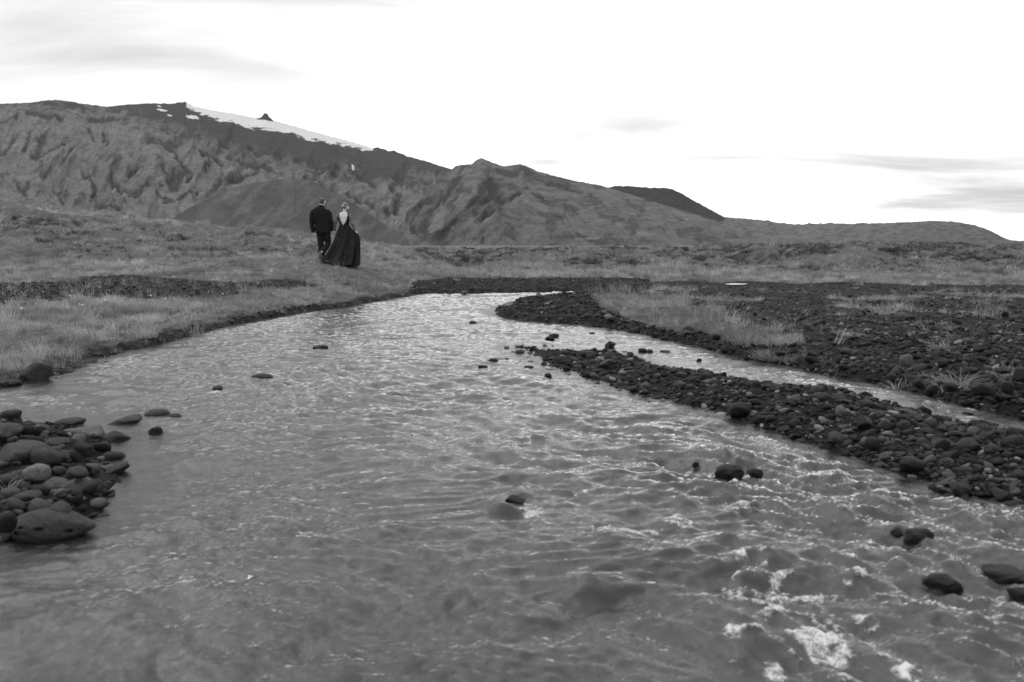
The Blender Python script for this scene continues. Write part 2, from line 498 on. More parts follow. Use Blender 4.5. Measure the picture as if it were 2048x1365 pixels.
mountain('mountain_glacier', SIL1, -700, 1250, 820, 300, 2100, lambda u: 5200 + 3000 * sstep(100, 380, u), 496, disp1, masks1,
         m_mountain('moss_lava_and_scree', 0.098, 0.036, 0.012), 'long grey mountain with a white glacier tongue and small crag on its ridge')

SIL2 = [(700, 520), (760, 500), (800, 470), (840, 410), (870, 372), (900, 342), (912, 332), (945, 328), (955, 319), (961, 316), (968, 319), (985, 325), (1005, 333), (1022, 331), (1040, 329),
        (1052, 332), (1075, 343), (1120, 355), (1150, 362), (1200, 371), (1235, 381), (1290, 398), (1330, 411), (1395, 430), (1480, 458), (1560, 482), (1700, 494), (1900, 500), (2200, 505)]
def disp2(U, V, T):
    wx = fbm(U / 120, V / 90, 3, 121) * 34
    u, v = U + wx, V + wx * 0.5
    left = sstep(1120, 960, U)
    a = ridged((u + v * 0.95) / 62, (v - u * 0.4) / 210, 4, 131) * left
    b = ridged((u - v * 0.9) / 120, (v + u * .3) / 170, 3, 141) * (1 - left) * 0.55
    f = fbm(u / 15, v / 8, 3, 151)
    # a shoulder spur running down to the left of the peak
    spur = np.exp(-((U - 975 + (V - 330) * 0.75) / 34) ** 2) * 10 * sstep(330, 360, V) * sstep(480, 430, V)
    spur2 = np.exp(-((U - 1060 + (V - 395) * 1.6) / 40) ** 2) * 11 * sstep(385, 405, V) * sstep(490, 450, V)
    r3 = ridged((U + wx * .6 + (V - 330) * np.where(U < 1010, .95, -1.3)) / 13, (V + U * .2) / 60, 3, 155)
    return (a * 11 + b * 8 + r3 * 1.6 + f * 0.9 + spur + spur2 - 7 * np.clip(sum(stroke(U, V, p, w) for p, w in GUL2), 0, 1)) * (0.35 + 0.65 * sstep(1.0, 0.7, T))
def masks2(U, V, T, D):
    wx = fbm(U / 90, V / 70, 3, 161) * 40
    n = fbm((U + wx + V * .8) / 46, (V - U * .2) / 26, 5, 171)
    st = fbm((U) / 70, V / 5.0, 4, 175)
    rock = np.clip(0.30 + sstep(-0.15, 0.55, n) * 0.75 + sstep(0.15, .6, st) * 0.25 * sstep(1000, 1150, U) - sstep(.2, .7, -st) * .5 * sstep(1000, 1150, U), 0, 1)
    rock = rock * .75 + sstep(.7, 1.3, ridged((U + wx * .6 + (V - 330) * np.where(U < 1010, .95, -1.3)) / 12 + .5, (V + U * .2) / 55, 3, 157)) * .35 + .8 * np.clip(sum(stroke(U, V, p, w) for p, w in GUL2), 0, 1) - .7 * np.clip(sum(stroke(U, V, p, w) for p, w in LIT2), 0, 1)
    return np.clip(rock, 0, 1), U * 0
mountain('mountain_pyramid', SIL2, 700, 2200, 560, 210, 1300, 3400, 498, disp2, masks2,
         m_mountain('heath_slope', 0.098, 0.036, 0.02), 'pointed dark grey mountain with a long right flank, left of centre', tpow=1.0)  # moss and rock tones spread apart, painting extra ridge shading into the colour

SIL3 = [(1100, 430), (1160, 395), (1200, 378), (1235, 372), (1265, 373), (1300, 376), (1330, 376), (1345, 379), (1365, 388), (1390, 403), (1420, 419), (1450, 436), (1480, 450), (1520, 470), (1580, 490)]
mountain('hill_dark_cone', SIL3, 1100, 1580, 160, 60, 3200, 4200, 498, lambda U, V, T: fbm(U / 30, V / 20, 3, 201) * 1.2, lambda U, V, T, D: (U * 0 + 0.95, U * 0),
         m_mountain('dark_scree', 0.06, 0.034, 0.02), 'smooth dark scree hill behind the right flank of the pointed mountain')

SIL4 = [(250, 500), (320, 452), (345, 438), (380, 415), (420, 396), (460, 378), (500, 367), (545, 361), (585, 357), (615, 360), (640, 370), (690, 397), (740, 428), (780, 456), (830, 482), (900, 500)]
def disp4(U, V, T):
    return ridged((U + (V - 360) * 0.4 * np.sign(U - 590)) / 45, V / 200, 3, 211) * 2.6 + fbm(U / 14, V / 10, 3, 212) * 0.6
mountain('hill_smooth_cone', SIL4, 250, 900, 300, 110, 1100, 1900, 499, disp4,
         lambda U, V, T, D: (np.clip(0.85 + fbm(U / 40, V / 30, 4, 215) * 0.5 - 0.5 * sstep(.45, .8, ridged((U + V) / 60, V / 90, 3, 216) * .6), 0, 1), U * 0),
         m_mountain('smooth_scree', 0.088, 0.050, 0.03), 'smooth dark scree cone at the foot of the glacier mountain, behind the couple')

SIL5 = [(1380, 470), (1420, 445), (1445, 434), (1480, 437), (1520, 440), (1545, 446), (1600, 449), (1640, 448), (1700, 448), (1750, 447), (1780, 446), (1830, 444), (1860, 442), (1900, 443), (1925, 446), (1950, 451),
        (1975, 459), (1995, 469), (2015, 480), (2035, 485), (2048, 483), (2080, 479), (2150, 474), (2300, 470), (2600, 476), (2800, 490)]
def disp5(U, V, T):
    w = fbm(U / 70, V / 30, 3, 220) * 24
    bump = ridged((U + w) / 60, (V + w * .3) / 18, 4, 221) * 5.0 * (1 - 0.55 * sstep(1700, 1850, U))
    return bump + fbm(U / 9, V / 5, 3, 225) * 0.8
def masks5(U, V, T, D):
    n = fbm((U + V) / 22, V / 4.5, 6, 231, .75) * .8
    return np.clip(0.25 + sstep(-.2, .5, n) * 0.6 + 0.2 * sstep(1700, 1850, U), 0, 1), U * 0
mountain('hill_lava_plateau', SIL5, 1380, 2800, 460, 90, 1500, 4600, 499, disp5, masks5,
         m_mountain('lava_plateau', 0.105, 0.055, 0.02), 'low pale grey lava plateau with a rounded right end on the horizon')

# ------------------------------------------------------------------ stream outline and ground
def W(pts): 
    a = np.array(pts, float)
    return [tuple(p) for p in on_z(a[:, 0], a[:, 1])]
STREAM = [(-4.2, -8), (-4.2, 0.8), (-3.4, 2.3)] + W([(-160, 1110), (0, 1088), (100, 1078), (168, 1050), (198, 990), (232, 935), (214, 890), (150, 860), (70, 838), (0, 828), (-160, 815), (-300, 800),
          (-160, 788), (0, 778), (60, 768), (104, 757), (160, 734), (212, 712), (300, 692), (400, 667), (500, 644), (600, 626), (700, 612), (790, 597), (832, 588), (900, 587), (1000, 586), (1090, 585), (1180, 582), (1260, 578), (1330, 575),
          (1330, 579), (1260, 583), (1190, 588), (1110, 593), (1040, 604), (985, 622), (996, 634), (1040, 641), (1100, 646), (1180, 651), (1250, 662), (1330, 678), (1400, 693), (1480, 715), (1560, 729),
          (1650, 748), (1750, 768), (1850, 790), (1950, 816), (2048, 838), (2200, 885), (2500, 985)]) + [(5.2, 1.6), (5.6, -8)]
ISLAND = W([(1004, 684), (1060, 692), (1130, 700), (1240, 706), (1290, 726), (1345, 742), (1420, 752), (1490, 766), (1550, 783), (1620, 786), (1690, 788), (1760, 806), (1830, 826), (1910, 852), (2048, 884), (2200, 930), (2400, 990),
            (2400, 1110), (2200, 1060), (2048, 1012), (1960, 1000), (1890, 985), (1860, 962), (1810, 945), (1760, 925), (1700, 906), (1640, 892), (1600, 878), (1500, 846), (1400, 816), (1330, 800), (1235, 778), (1165, 748), (1095, 734), (1040, 708)])
PUD_Z = 0.20
PUDDLE = [tuple(p) for p in on_z(np.array([1450., 1468, 1496, 1490, 1474, 1456]), np.array([568, 566.8, 567.6, 569.3, 570, 569.5]), PUD_Z)]

CTRL = []
for px, rows in {
    -400: [(760, 9), (690, 10.5), (630, 14), (585, 18), (555, 23), (520, 28), (450, 35), (385, 44)],
    -150: [(760, 9), (690, 10.5), (625, 14), (583, 18), (558, 22), (527, 28), (462, 34), (400, 43)],
    0: [(690, 10.3), (625, 14), (582, 18), (560, 22), (532, 28), (472, 34), (416, 42)],
    100: [(600, 16), (555, 22), (530, 27.5), (475, 33.5), (428, 41.5)],
    200: [(645, 13), (590, 17), (560, 21), (532, 27), (484, 33), (438, 41)],
    300: [(590, 18), (540, 24), (498, 32), (448, 41.5)],
    400: [(610, 16), (570, 20), (532, 25), (516, 29), (492, 34), (458, 42)],
    500: [(590, 18), (528, 24.5), (503, 33), (463, 42)],
    600: [(582, 20), (545, 22.5), (524, 24.5), (508, 31), (467, 42)],
    646: [(521.5, 24.1)], 668: [(526.5, 24.1)], 692: [(532.5, 24.1)],
    680: [(558, 22), (510, 32), (480, 41)],
    760: [(562, 22.5), (537, 26), (517, 32), (497, 40)],
    830: [(562, 25), (541, 30), (524, 40), (506, 55)],
    950: [(574, 24.5), (558, 27), (545, 34), (531, 45), (505, 52)],
    1060: [(560, 27), (543, 36), (529, 46), (506, 53)],
    1150: [(557, 27), (540, 38), (528, 45), (507, 52)],
    1060.5: [(603, 17.6)], 1110: [(597, 17.2), (615, 16)], 1170: [(602, 16.5)], 1240: [(628, 15)],
    1300: [(600, 18), (575, 23), (556, 30), (532, 42), (506, 50)],
    1450: [(640, 12.3), (600, 17), (572, 23), (556, 29), (532, 38), (506, 45)],
    1600: [(660, 10.3), (620, 14), (592, 18), (572, 23), (556, 28), (532, 34), (500, 38)],
    1750: [(690, 9), (640, 12), (600, 17), (578, 22), (560, 27), (536, 33), (502, 38)],
    1900: [(715, 8.1), (650, 11.5), (610, 15.5), (584, 20), (566, 26), (543, 32), (508, 40)],
    2048: [(735, 7.2), (660, 11), (615, 15), (588, 20), (570, 25), (545, 33), (508, 42)],
    2300: [(790, 6.3), (670, 10.5), (618, 15), (590, 20), (570, 25), (545, 33), (508, 42)],
    2600: [(850, 5.6), (680, 10), (620, 15), (590, 20), (570, 25), (545, 33), (508, 42)],
}.items():
    for py, Y in rows:
        p = at_y(px, py, Y)[0]
        CTRL.append((p[0] / p[1], math.log(p[1]), p[2]))
for a in np.linspace(-1.0, 1.0, 9):
    CTRL.append((a, math.log(85), 0.85 + (1.0 if a < -.3 else 0)))
    CTRL.append((a, math.log(140), 0.6))
    CTRL.append((a, math.log(4.0), 0.12)); CTRL.append((a, math.log(7), 0.15) if -0.1 < a < 0.2 else (a, math.log(4.6), 0.14))
CTRL = np.array(CTRL)
def _k(d): return d
_ca, _cl = CTRL[:, 0] * 3.0, CTRL[:, 1] * 1.6
_D = np.sqrt((_ca[:, None] - _ca[None]) ** 2 + (_cl[:, None] - _cl[None]) ** 2)
_n = len(CTRL)
_A = np.zeros((_n + 1, _n + 1)); _A[:_n, :_n] = _D - np.eye(_n) * 0.004; _A[:_n, _n] = 1; _A[_n, :_n] = 1
_w = np.linalg.solve(_A, np.append(CTRL[:, 2], 0))
def base_z(x, y):
    yy = np.maximum(y, 2.5)
    a = np.clip(x / yy, -1.2, 1.2) * 3.0
    l = np.log(np.minimum(yy, 140)) * 1.6
    s = np.full(x.shape, _w[_n])
    for i in range(_n):
        s = s + _w[i] * np.sqrt((a - _ca[i]) ** 2 + (l - _cl[i]) ** 2 + 1e-4)
    return s
def ground_z(x, y, full=False):
    x, y = np.asarray(x, float), np.asarray(y, float)
    near = y < 30
    d = np.full(x.shape, 30.0); di = np.full(x.shape, -30.0)
    wob = noise2(x * 1.1, y * 1.1, 301) * 0.10 + noise2(x * 3.7, y * 3.7, 302) * 0.05
    d[near] = sdf(x[near], y[near], STREAM)
    di[near] = -sdf(x[near], y[near], ISLAND)          # positive inside the bar
    dp = sdf(x, y, PUDDLE)
    d = d + wob
    di = di + wob * 1.5 - 0.10 * sstep(2.2, 0.6, x) * (y > 8.5)
    b = np.maximum(base_z(x, y), 0.06)
    px, py = proj(x, y, b)
    hum = fbm(x * 0.30, y * 0.30, 3, 311)
    fine = fbm(x * 1.7, y * 1.7, 4, 321)
    far = sstep(26, 36, y)
    b = b + fine * (0.035 + 0.06 * far) + hum * (0.03 + 0.22 * sstep(24, 36, y) * sstep(110, 70, y))
    b = b + (ridged(x * 0.22, y * 0.22, 3, 331) - 0.7) * 0.22 * sstep(30, 40, y) * sstep(90, 60, y)
    b = np.maximum(b, 0.05)
    step = 0.10 + 0.05 * noise2(x * 1.3, y * 1.3, 341)
    land = step * sstep(0.0, 0.16, d) + (b - step) * sstep(0.05, 1.3, d)
    land = np.where(b < step, b * sstep(0, .4, d), land)
    land = np.where(dp < 2.5, land + (PUD_Z - 0.02 - land) * sstep(2.5, 0.5, dp), land) - 0.06 * sstep(0.05, -0.25, dp)
    bar = (0.06 + .11 * sstep(.4, 2.0, x)) * (1 - np.exp(-np.maximum(di, 0) / 0.42)) + fbm(x * 2.3, y * 2.3, 3, 351) * 0.03 * sstep(0, .4, di)
    dw = np.minimum(-d, -di)                           # depth distance inside the water
    bed = -0.02 - 0.30 * (1 - np.exp(-np.maximum(dw, 0) / 0.55)) + fine * 0.03
    z = np.where(d > 0, land, np.where(di > 0, bar, bed))
    if full: return z, d, di, dp
    return z

# photographed regions, as outlines seen from the camera position and laid on the ground
SOIL_L = [(-300, 575), (0, 566), (140, 562), (250, 548), (330, 556), (450, 562), (600, 560), (650, 570), (560, 583), (420, 592), (330, 600), (200, 600), (100, 606), (0, 614), (-300, 620)]
BAR_FAR = [(828, 564), (900, 556), (1180, 556), (1300, 558), (1300, 592), (1060, 600), (826, 592)]
SPIT = [(975, 640), (1060, 585), (1180, 582), (1196, 612), (1262, 640), (1345, 662), (1420, 700), (1250, 680), (1100, 660)]
FIELD = [(1180, 566), (1400, 562), (2048, 596), (2700, 600), (2700, 1100), (2048, 850), (1560, 740), (1480, 720), (1400, 695), (1300, 600)]
CLUMP = [(1172, 560), (1290, 572), (1390, 602), (1470, 642), (1600, 655), (1616, 686), (1500, 692), (1400, 676), (1310, 650), (1195, 612)]
TRACK = [(1300, 562), (1500, 565), (1750, 567), (2048, 570), (2700, 578), (2700, 602), (2048, 590), (1700, 580), (1500, 576), (1300, 572)]
STRIP = [(820, 552), (900, 534), (1100, 530), (1500, 534), (1520, 556), (1180, 556), (900, 557)]
def regions(x, y, z, d):
    px, py = proj(x, y, z)
    jx, jy = noise2(x * .9, y * .9, 401) * 14, noise2(x * .7, y * .7, 402) * 5
    qx, qy = px + jx, py + jy
    soil = np.zeros(x.shape)
    nb = y < 31
    f = inside(qx, qy, FIELD) & nb
    soil = np.where(f, 0.92 - 0.7 * sstep(0.40, 0.7, fbm(x * .55, y * .55, 4, 411)), soil)
    soil = np.where(inside(px + jx * 3.2 + noise2(x * 2.5, y * 2.5, 403) * 30, py + jy * 2.2, CLUMP) & nb, 0.30, soil)
    soil = np.where(inside(qx, qy, SOIL_L) & nb, 0.92, soil)
    soil = np.where((inside(qx, qy, TRACK) & nb), 0.97, soil)
    soil = np.where(inside(px + jx * .5, py + jy * .4, BAR_FAR) & (y > 19) & nb, 1.0, soil)
    soil = np.where(inside(px + jx * .6, py + jy * .6, SPIT) & (y < 23), 1.0, soil)
    soil = np.maximum(soil, sstep(0.32, 0.12, d) * 0.95)
    soil = np.where((x < -1.3) & (y < 6.6), 1.0, soil)
    return np.clip(soil, 0, 1), px, py

# ground sheet
nr1, nc1 = 560, 560
ys = np.concatenate([np.linspace(-8, 1.4, 12), np.exp(np.linspace(math.log(1.5), math.log(120), nr1)), np.exp(np.linspace(math.log(126), math.log(30000), 50))])
ts = np.linspace(-1, 1, nc1)
GY, GT = np.meshgrid(ys, ts, indexing='ij')
GX = GT * (7 + 0.95 * np.maximum(GY, 0))
gz, gd, gdi, gdp = ground_z(GX, GY, True)
gz = gz * sstep(600, 120, GY) - 6.0 * sstep(8000, 30000, GY)
soil, _, _ = regions(GX, GY, gz, np.where(gdi > -0.3, 0.0, gd))
me = mesh_np('ground', np.stack([GX, GY, gz], -1).reshape(-1, 3), grid_faces(len(ys), nc1), True,
             {'soil': soil, 'far': sstep(55, 120, GY), 'bed': (sstep(0.0, -0.1, gd) * sstep(0.0, -0.1, gdi))})
tag(link('ground', me, M_GROUND), 'grassy and gravelly valley floor with the stream bed cut into it', 'ground', kind='structure')

# ------------------------------------------------------------------ water
# rocks just under the surface that heave the water (pixel x, y, half width, height in m)
HUMPS = [(1458, 925, 52, .045), (1836, 1055, 48, .05), (2010, 1130, 56, .05), (1028, 985, 40, .04), (1886, 1140, 60, .05), (630, 868, 24, .05), (1000, 1015, 34, .09), (1050, 880, 26, .05), (1795, 1072, 26, .06), (1880, 1170, 42, .06), (1515, 1160, 38, .07), (1690, 1165, 36, .05), (1590, 960, 60, .05),
         (430, 780, 18, .05), (525, 758, 26, .03), (640, 700, 18, .03), (575, 768, 24, .03), (1230, 960, 30, .03), (770, 1060, 60, .03), (1220, 1090, 40, .05), (1040, 1240, 60, .06), (900, 1190, 50, .05), (1370, 1010, 30, .04),
         (240, 800, 30, .03), (440, 830, 26, .03), (740, 910, 30, .025), (1450, 1180, 26, -.07), (1620, 1230, 60, .06), (1180, 1180, 46, .06), (1900, 1250, 70, .05), (1500, 1300, 60, .06), (850, 1000, 40, .03), (560, 1090, 40, .03), (700, 740, 30, .03)]
FOAM = [(1082, 838, 42, 5, 1), (1056, 888, 40, 7, 1), (1062, 1022, 50, 10, 1), (1165, 992, 34, 8, .6), (1335, 1044, 46, 12, 1), (1270, 1072, 70, 8, .7), (1516, 1138, 44, 20, 1.15), (1682, 1140, 42, 15, 1), (1480, 1190, 60, 10, .95),
        (1560, 1215, 70, 26, .85), (1625, 1275, 120, 50, .85), (1680, 1325, 120, 44, .85), (1590, 1190, 110, 30, .6), (1760, 1190, 80, 20, .5), (1200, 1065, 60, 10, .55), (1400, 1190, 40, 10, .6), (1470, 1278, 30, 7, .8), (1648, 964, 24, 4, 1), (1602, 934, 14, 3, .9), (430, 788, 12, 4, 1), (1876, 806, 40, 6, .75), (1930, 818, 34, 4, .8), (1690, 742, 30, 4, .5),
        (830, 773, 8, 3, .8), (1480, 1012, 36, 4, .8), (1560, 1350, 50, 20, .8), (590, 706, 18, 3, .6), (640, 690, 14, 2, .5), (1720, 1240, 60, 20, .55), (2030, 1050, 16, 4, .7)]
nrw, ncw = 720, 560
yw = np.concatenate([np.linspace(-7, 1.3, 10), np.exp(np.linspace(math.log(1.45), math.log(30), nrw))])
WY, WT = np.meshgrid(yw, np.linspace(-1, 1, ncw), indexing='ij')
WX = WT * (4.6 + 0.46 * np.maximum(WY, 0)) + 0.02 * np.maximum(WY, 0)
fx, fy = WX + fbm(WX * .5, WY * .5, 2, 501) * 0.5, WY + fbm(WX * .5 + 5, WY * .5, 2, 502) * 0.5
rot = 0.45
u = fx * math.cos(rot) - fy * math.sin(rot); v = fx * math.sin(rot) + fy * math.cos(rot)
calm = sstep(-1.0, -2.2, WX + 0.25 * (WY - 2)) * sstep(9.0, 6.0, WY)
rough_r = sstep(-0.4, 1.6, WX) * sstep(7.5, 4.5, WY)
amp = (0.55 + 0.45 * sstep(-.4, .5, fbm(WX * .35, WY * .35, 2, 503))) * (1 - 0.80 * calm) * (1 + 0.6 * rough_r)
wz = (fbm(u * 1.7, v * 2.0, 2, 511) * 0.016
      + (0.6 - np.sqrt(noise2(u * 4.2, v * 5.2, 512) ** 2 + .03)) * 0.022
      + (0.6 - np.sqrt(noise2(u * 8.5, v * 11.0, 513) ** 2 + .04)) * 0.012
      + fbm(u * 19, v * 23, 2, 514) * 0.0050) * amp * 1.7
al, ac = WX * .5 - WY * .87, WX * .87 + WY * .5        # along and across the current
al2 = al + fbm(WX * .8, WY * .8, 2, 541) * .4; ac2 = ac + fbm(WX * .8 + 3, WY * .8, 2, 542) * .25
wz = wz + (fbm(ac2 * 4.5, al2 * 1.3, 3, 543) * 0.030 + (0.5 - np.sqrt(noise2(ac2 * 8, al2 * 3.0, 545) ** 2 + .05)) * .014 + fbm(ac2 * 15, al2 * 7, 2, 549) * .006) * rough_r + fbm(ac2 * 2.2, al2 * 2.6, 2, 546) * .016 * (1 - .8 * calm) * sstep(12, 8, WY)
crest = sstep(.012, .05, wz) * rough_r * sstep(5.2, 3.4, WY)
froth = ridged(ac2 * 7 + fbm(WX * 5, WY * 5, 2, 548) * .8, al2 * 3.2, 3, 547)
foam = np.zeros_like(wz)
FOAM += [(1450 + 300 * random.random() ** 1.0, 1140 + 215 * random.random(), random.uniform(10, 34), random.uniform(3, 9), random.uniform(.5, 1)) for _ in range(34)]
FOAM += [(random.uniform(1050, 1480), random.uniform(985, 1090), random.uniform(8, 26), random.uniform(2, 5), random.uniform(.4, .8)) for _ in range(14)]
for hx, hy, hw, hh in HUMPS:
    p = on_z(hx, hy)[0]
    s = max(hw * p[1] / FPX, 0.05)
    dx, dy = WX - p[0], WY - p[1]
    g = np.exp(-((dx / s) ** 2 + (dy / (s * 1.1)) ** 2))
    wk = np.exp(-(((dx - s * .9) / (s * 1.2)) ** 2 + ((dy + s * 1.3) / (s * 0.8)) ** 2))
    wz = wz + hh * .42 * g * (1 + .5 * noise2(WX * 9, WY * 9, 531)) - hh * 0.4 * wk
for hx, hy, rx, ry, st in FOAM:
    p = on_z(hx, hy)[0]; q = on_z(hx, hy - ry)[0]
    sx, sy = rx * p[1] / FPX, max(abs(q[1] - p[1]), 0.02)
    if ry >= 10:        # larger patches trail down the current
        da, dc = (WX - p[0]) * .5 - (WY - p[1]) * .87, (WX - p[0]) * .87 + (WY - p[1]) * .5
        g = np.exp(-((np.where(da > 0, da / 2.0, da) / sy) ** 2 + (dc / (sx * .8)) ** 2)) * st
    else:
        g = np.exp(-(((WX - p[0]) / sx) ** 2 + ((WY - p[1]) / sy) ** 2)) * st
    foam = np.maximum(foam, g)
foam = np.clip(foam * (.34 + 1.0 * sstep(.3, 1.1, froth)), 0, .66) + .45 * crest * sstep(.8, 1.35, froth)
wz = wz + foam * (0.012 + 0.022 * np.abs(fbm(WX * 24, WY * 24, 3, 521))) 
# no trough may cut through the bed near the shore; the shore itself stays level
_, wd, wdi, wdp = ground_z(WX, WY, True)
inside_w = np.minimum(-wd, -wdi)
wz = wz * sstep(-0.05, 0.5, inside_w)
keep = ((wd < 0.35) & (wdi < 0.5))
idx = np.arange(wz.size).reshape(wz.shape)
fk = keep[:-1, :-1] & keep[:-1, 1:] & keep[1:, 1:] & keep[1:, :-1]
q = grid_faces(*wz.shape)[fk.ravel()]
used = np.unique(q)
remap = np.zeros(wz.size, np.int32); remap[used] = np.arange(len(used))
WP = np.stack([WX, WY, wz], -1).reshape(-1, 3)[used]
me = mesh_np('stream_water', WP, remap[q], True, {'foam': foam.ravel()[used]})
tag(link('stream_water', me, M_WATER), 'shallow rippling grey stream with white water over rocks', 'water', kind='structure')

pv = [(sum(p[0] for p in PUDDLE) / 6, sum(p[1] for p in PUDDLE) / 6, PUD_Z)]
npd = 48
for i in range(npd):
    t_ = i / npd * 6; k_ = int(t_); f_ = t_ - k_
    a_, b_ = PUDDLE[k_], PUDDLE[(k_ + 1) % 6]
    pv.append((a_[0] + (b_[0] - a_[0]) * f_, a_[1] + (b_[1] - a_[1]) * f_, PUD_Z))
me = mesh_np('puddle', pv, [(0, 1 + i, 1 + (i + 1) % npd) for i in range(npd)])
tag(link('puddle', me, M_WATER), 'small bright puddle on the dark field beyond the tall grass', 'water', kind='structure')

# ------------------------------------------------------------------ stones
def ico(sub):
    bm = bmesh.new(); bmesh.ops.create_icosphere(bm, subdivisions=sub, radius=1)
    v = np.array([x.co[:] for x in bm.verts]); f = np.array([[w.index for w in p.verts] for p in bm.faces])
    bm.free(); return v, f
def noise3(p, s, seed):
    return (noise2(p[:, 0] * s + p[:, 2] * s * .7, p[:, 1] * s - p[:, 2] * s * .6, seed) + noise2(p[:, 1] * s + 4, p[:, 2] * s + p[:, 0] * .5 * s, seed + 1)) * .5
def stone_shape(sub, seed, ang=0.0, lump=0.16):
    v, f = ico(sub)
    r_ = np.random.default_rng(seed)
    v = np.sign(v) * np.abs(v) ** r_.uniform(0.75, 1.0)
    v = v / np.max(np.abs(v), 0)
    v = v * (1 + noise3(v, 1.1, seed)[:, None] * lump * 1.6 + noise3(v, 2.6, seed + 5)[:, None] * lump * .6)
    for _ in range(int(3 + ang * 6)):                 # a few worn facets
        n = r_.normal(size=3); n /= np.linalg.norm(n)
        c = r_.uniform(0.55, 0.85) if ang else r_.uniform(0.72, 0.95)
        dd = v @ n - c
        v = v - np.where(dd > 0, dd * (0.9 if ang else 0.6), 0)[:, None] * n
    v = v + (noise3(v, 4.5, seed + 9) * 0.06 + noise3(v, 10, seed + 11) * 0.03)[:, None] * v
    v = v / np.max(np.abs(v), 0)
    return v, f
STONES = [mesh_np('river_stone', *stone_shape(3, 900 + i)) for i in range(9)]
ANGULAR = [mesh_np('river_stone', *stone_shape(3, 950 + i, 1.0, 0.26)) for i in range(10)]
BIG = [mesh_np('boulder', *stone_shape(4, 980 + i, 0.35 * (i % 2), 0.2)) for i in range(6)]
_mc = {}
def with_mat(me, mat):
    k = (me.name, mat.name)
    if k not in _mc:
        c = me.copy(); c.materials.clear(); c.materials.append(mat); _mc[k] = c
    return _mc[k]
taken = []
def stone(px, py, w, h, mat, label, group=None, kind='r', rz=None, tilt=0.0, sink=0.4, zb=None, i=None, dep=0.9, name='river_stone', cat='stone'):
    """a stone whose outline is about w x h pixels centred on (px, py) of the photograph"""
    p = on_z(px, py + h / 2)[0]
    z0 = float(ground_z(np.array([p[0]]), np.array([p[1]]))[0]) if zb is None else zb
    z0 = max(z0, -0.03)
    p = on_z(px, py + h / 2, z0)[0]
    Y = p[1]
    rx = 0.5 * w * Y / FPX
    ry = rx * dep
    el = math.atan2(CAM_H, Y)
    hv = h * Y / FPX
    rzv = max((hv - ry * math.sin(el) * 0.9) / (1.0 + 1 - sink) / math.cos(el), rx * 0.30)
    y = Y + ry * 0.65
    x = p[0] * y / Y
    src = {'r': STONES, 'a': ANGULAR, 'b': BIG}[kind]
    k = random.randrange(len(src)) if i is None else i
    o = bpy.data.objects.new(name, with_mat(src[k], mat)); COL.objects.link(o)
    o.location = (x, y, z0 + rzv * (1 - 2 * sink * 0.5) - rzv * 0.15)
    o.scale = (rx, ry, rzv)
    o.rotation_euler = (0, R(tilt), R(rz if rz is not None else random.uniform(-20, 20) + random.choice((0, 180))))
    tag(o, label, cat, group)
    taken.append((x, y, max(rx, ry)))
    return o

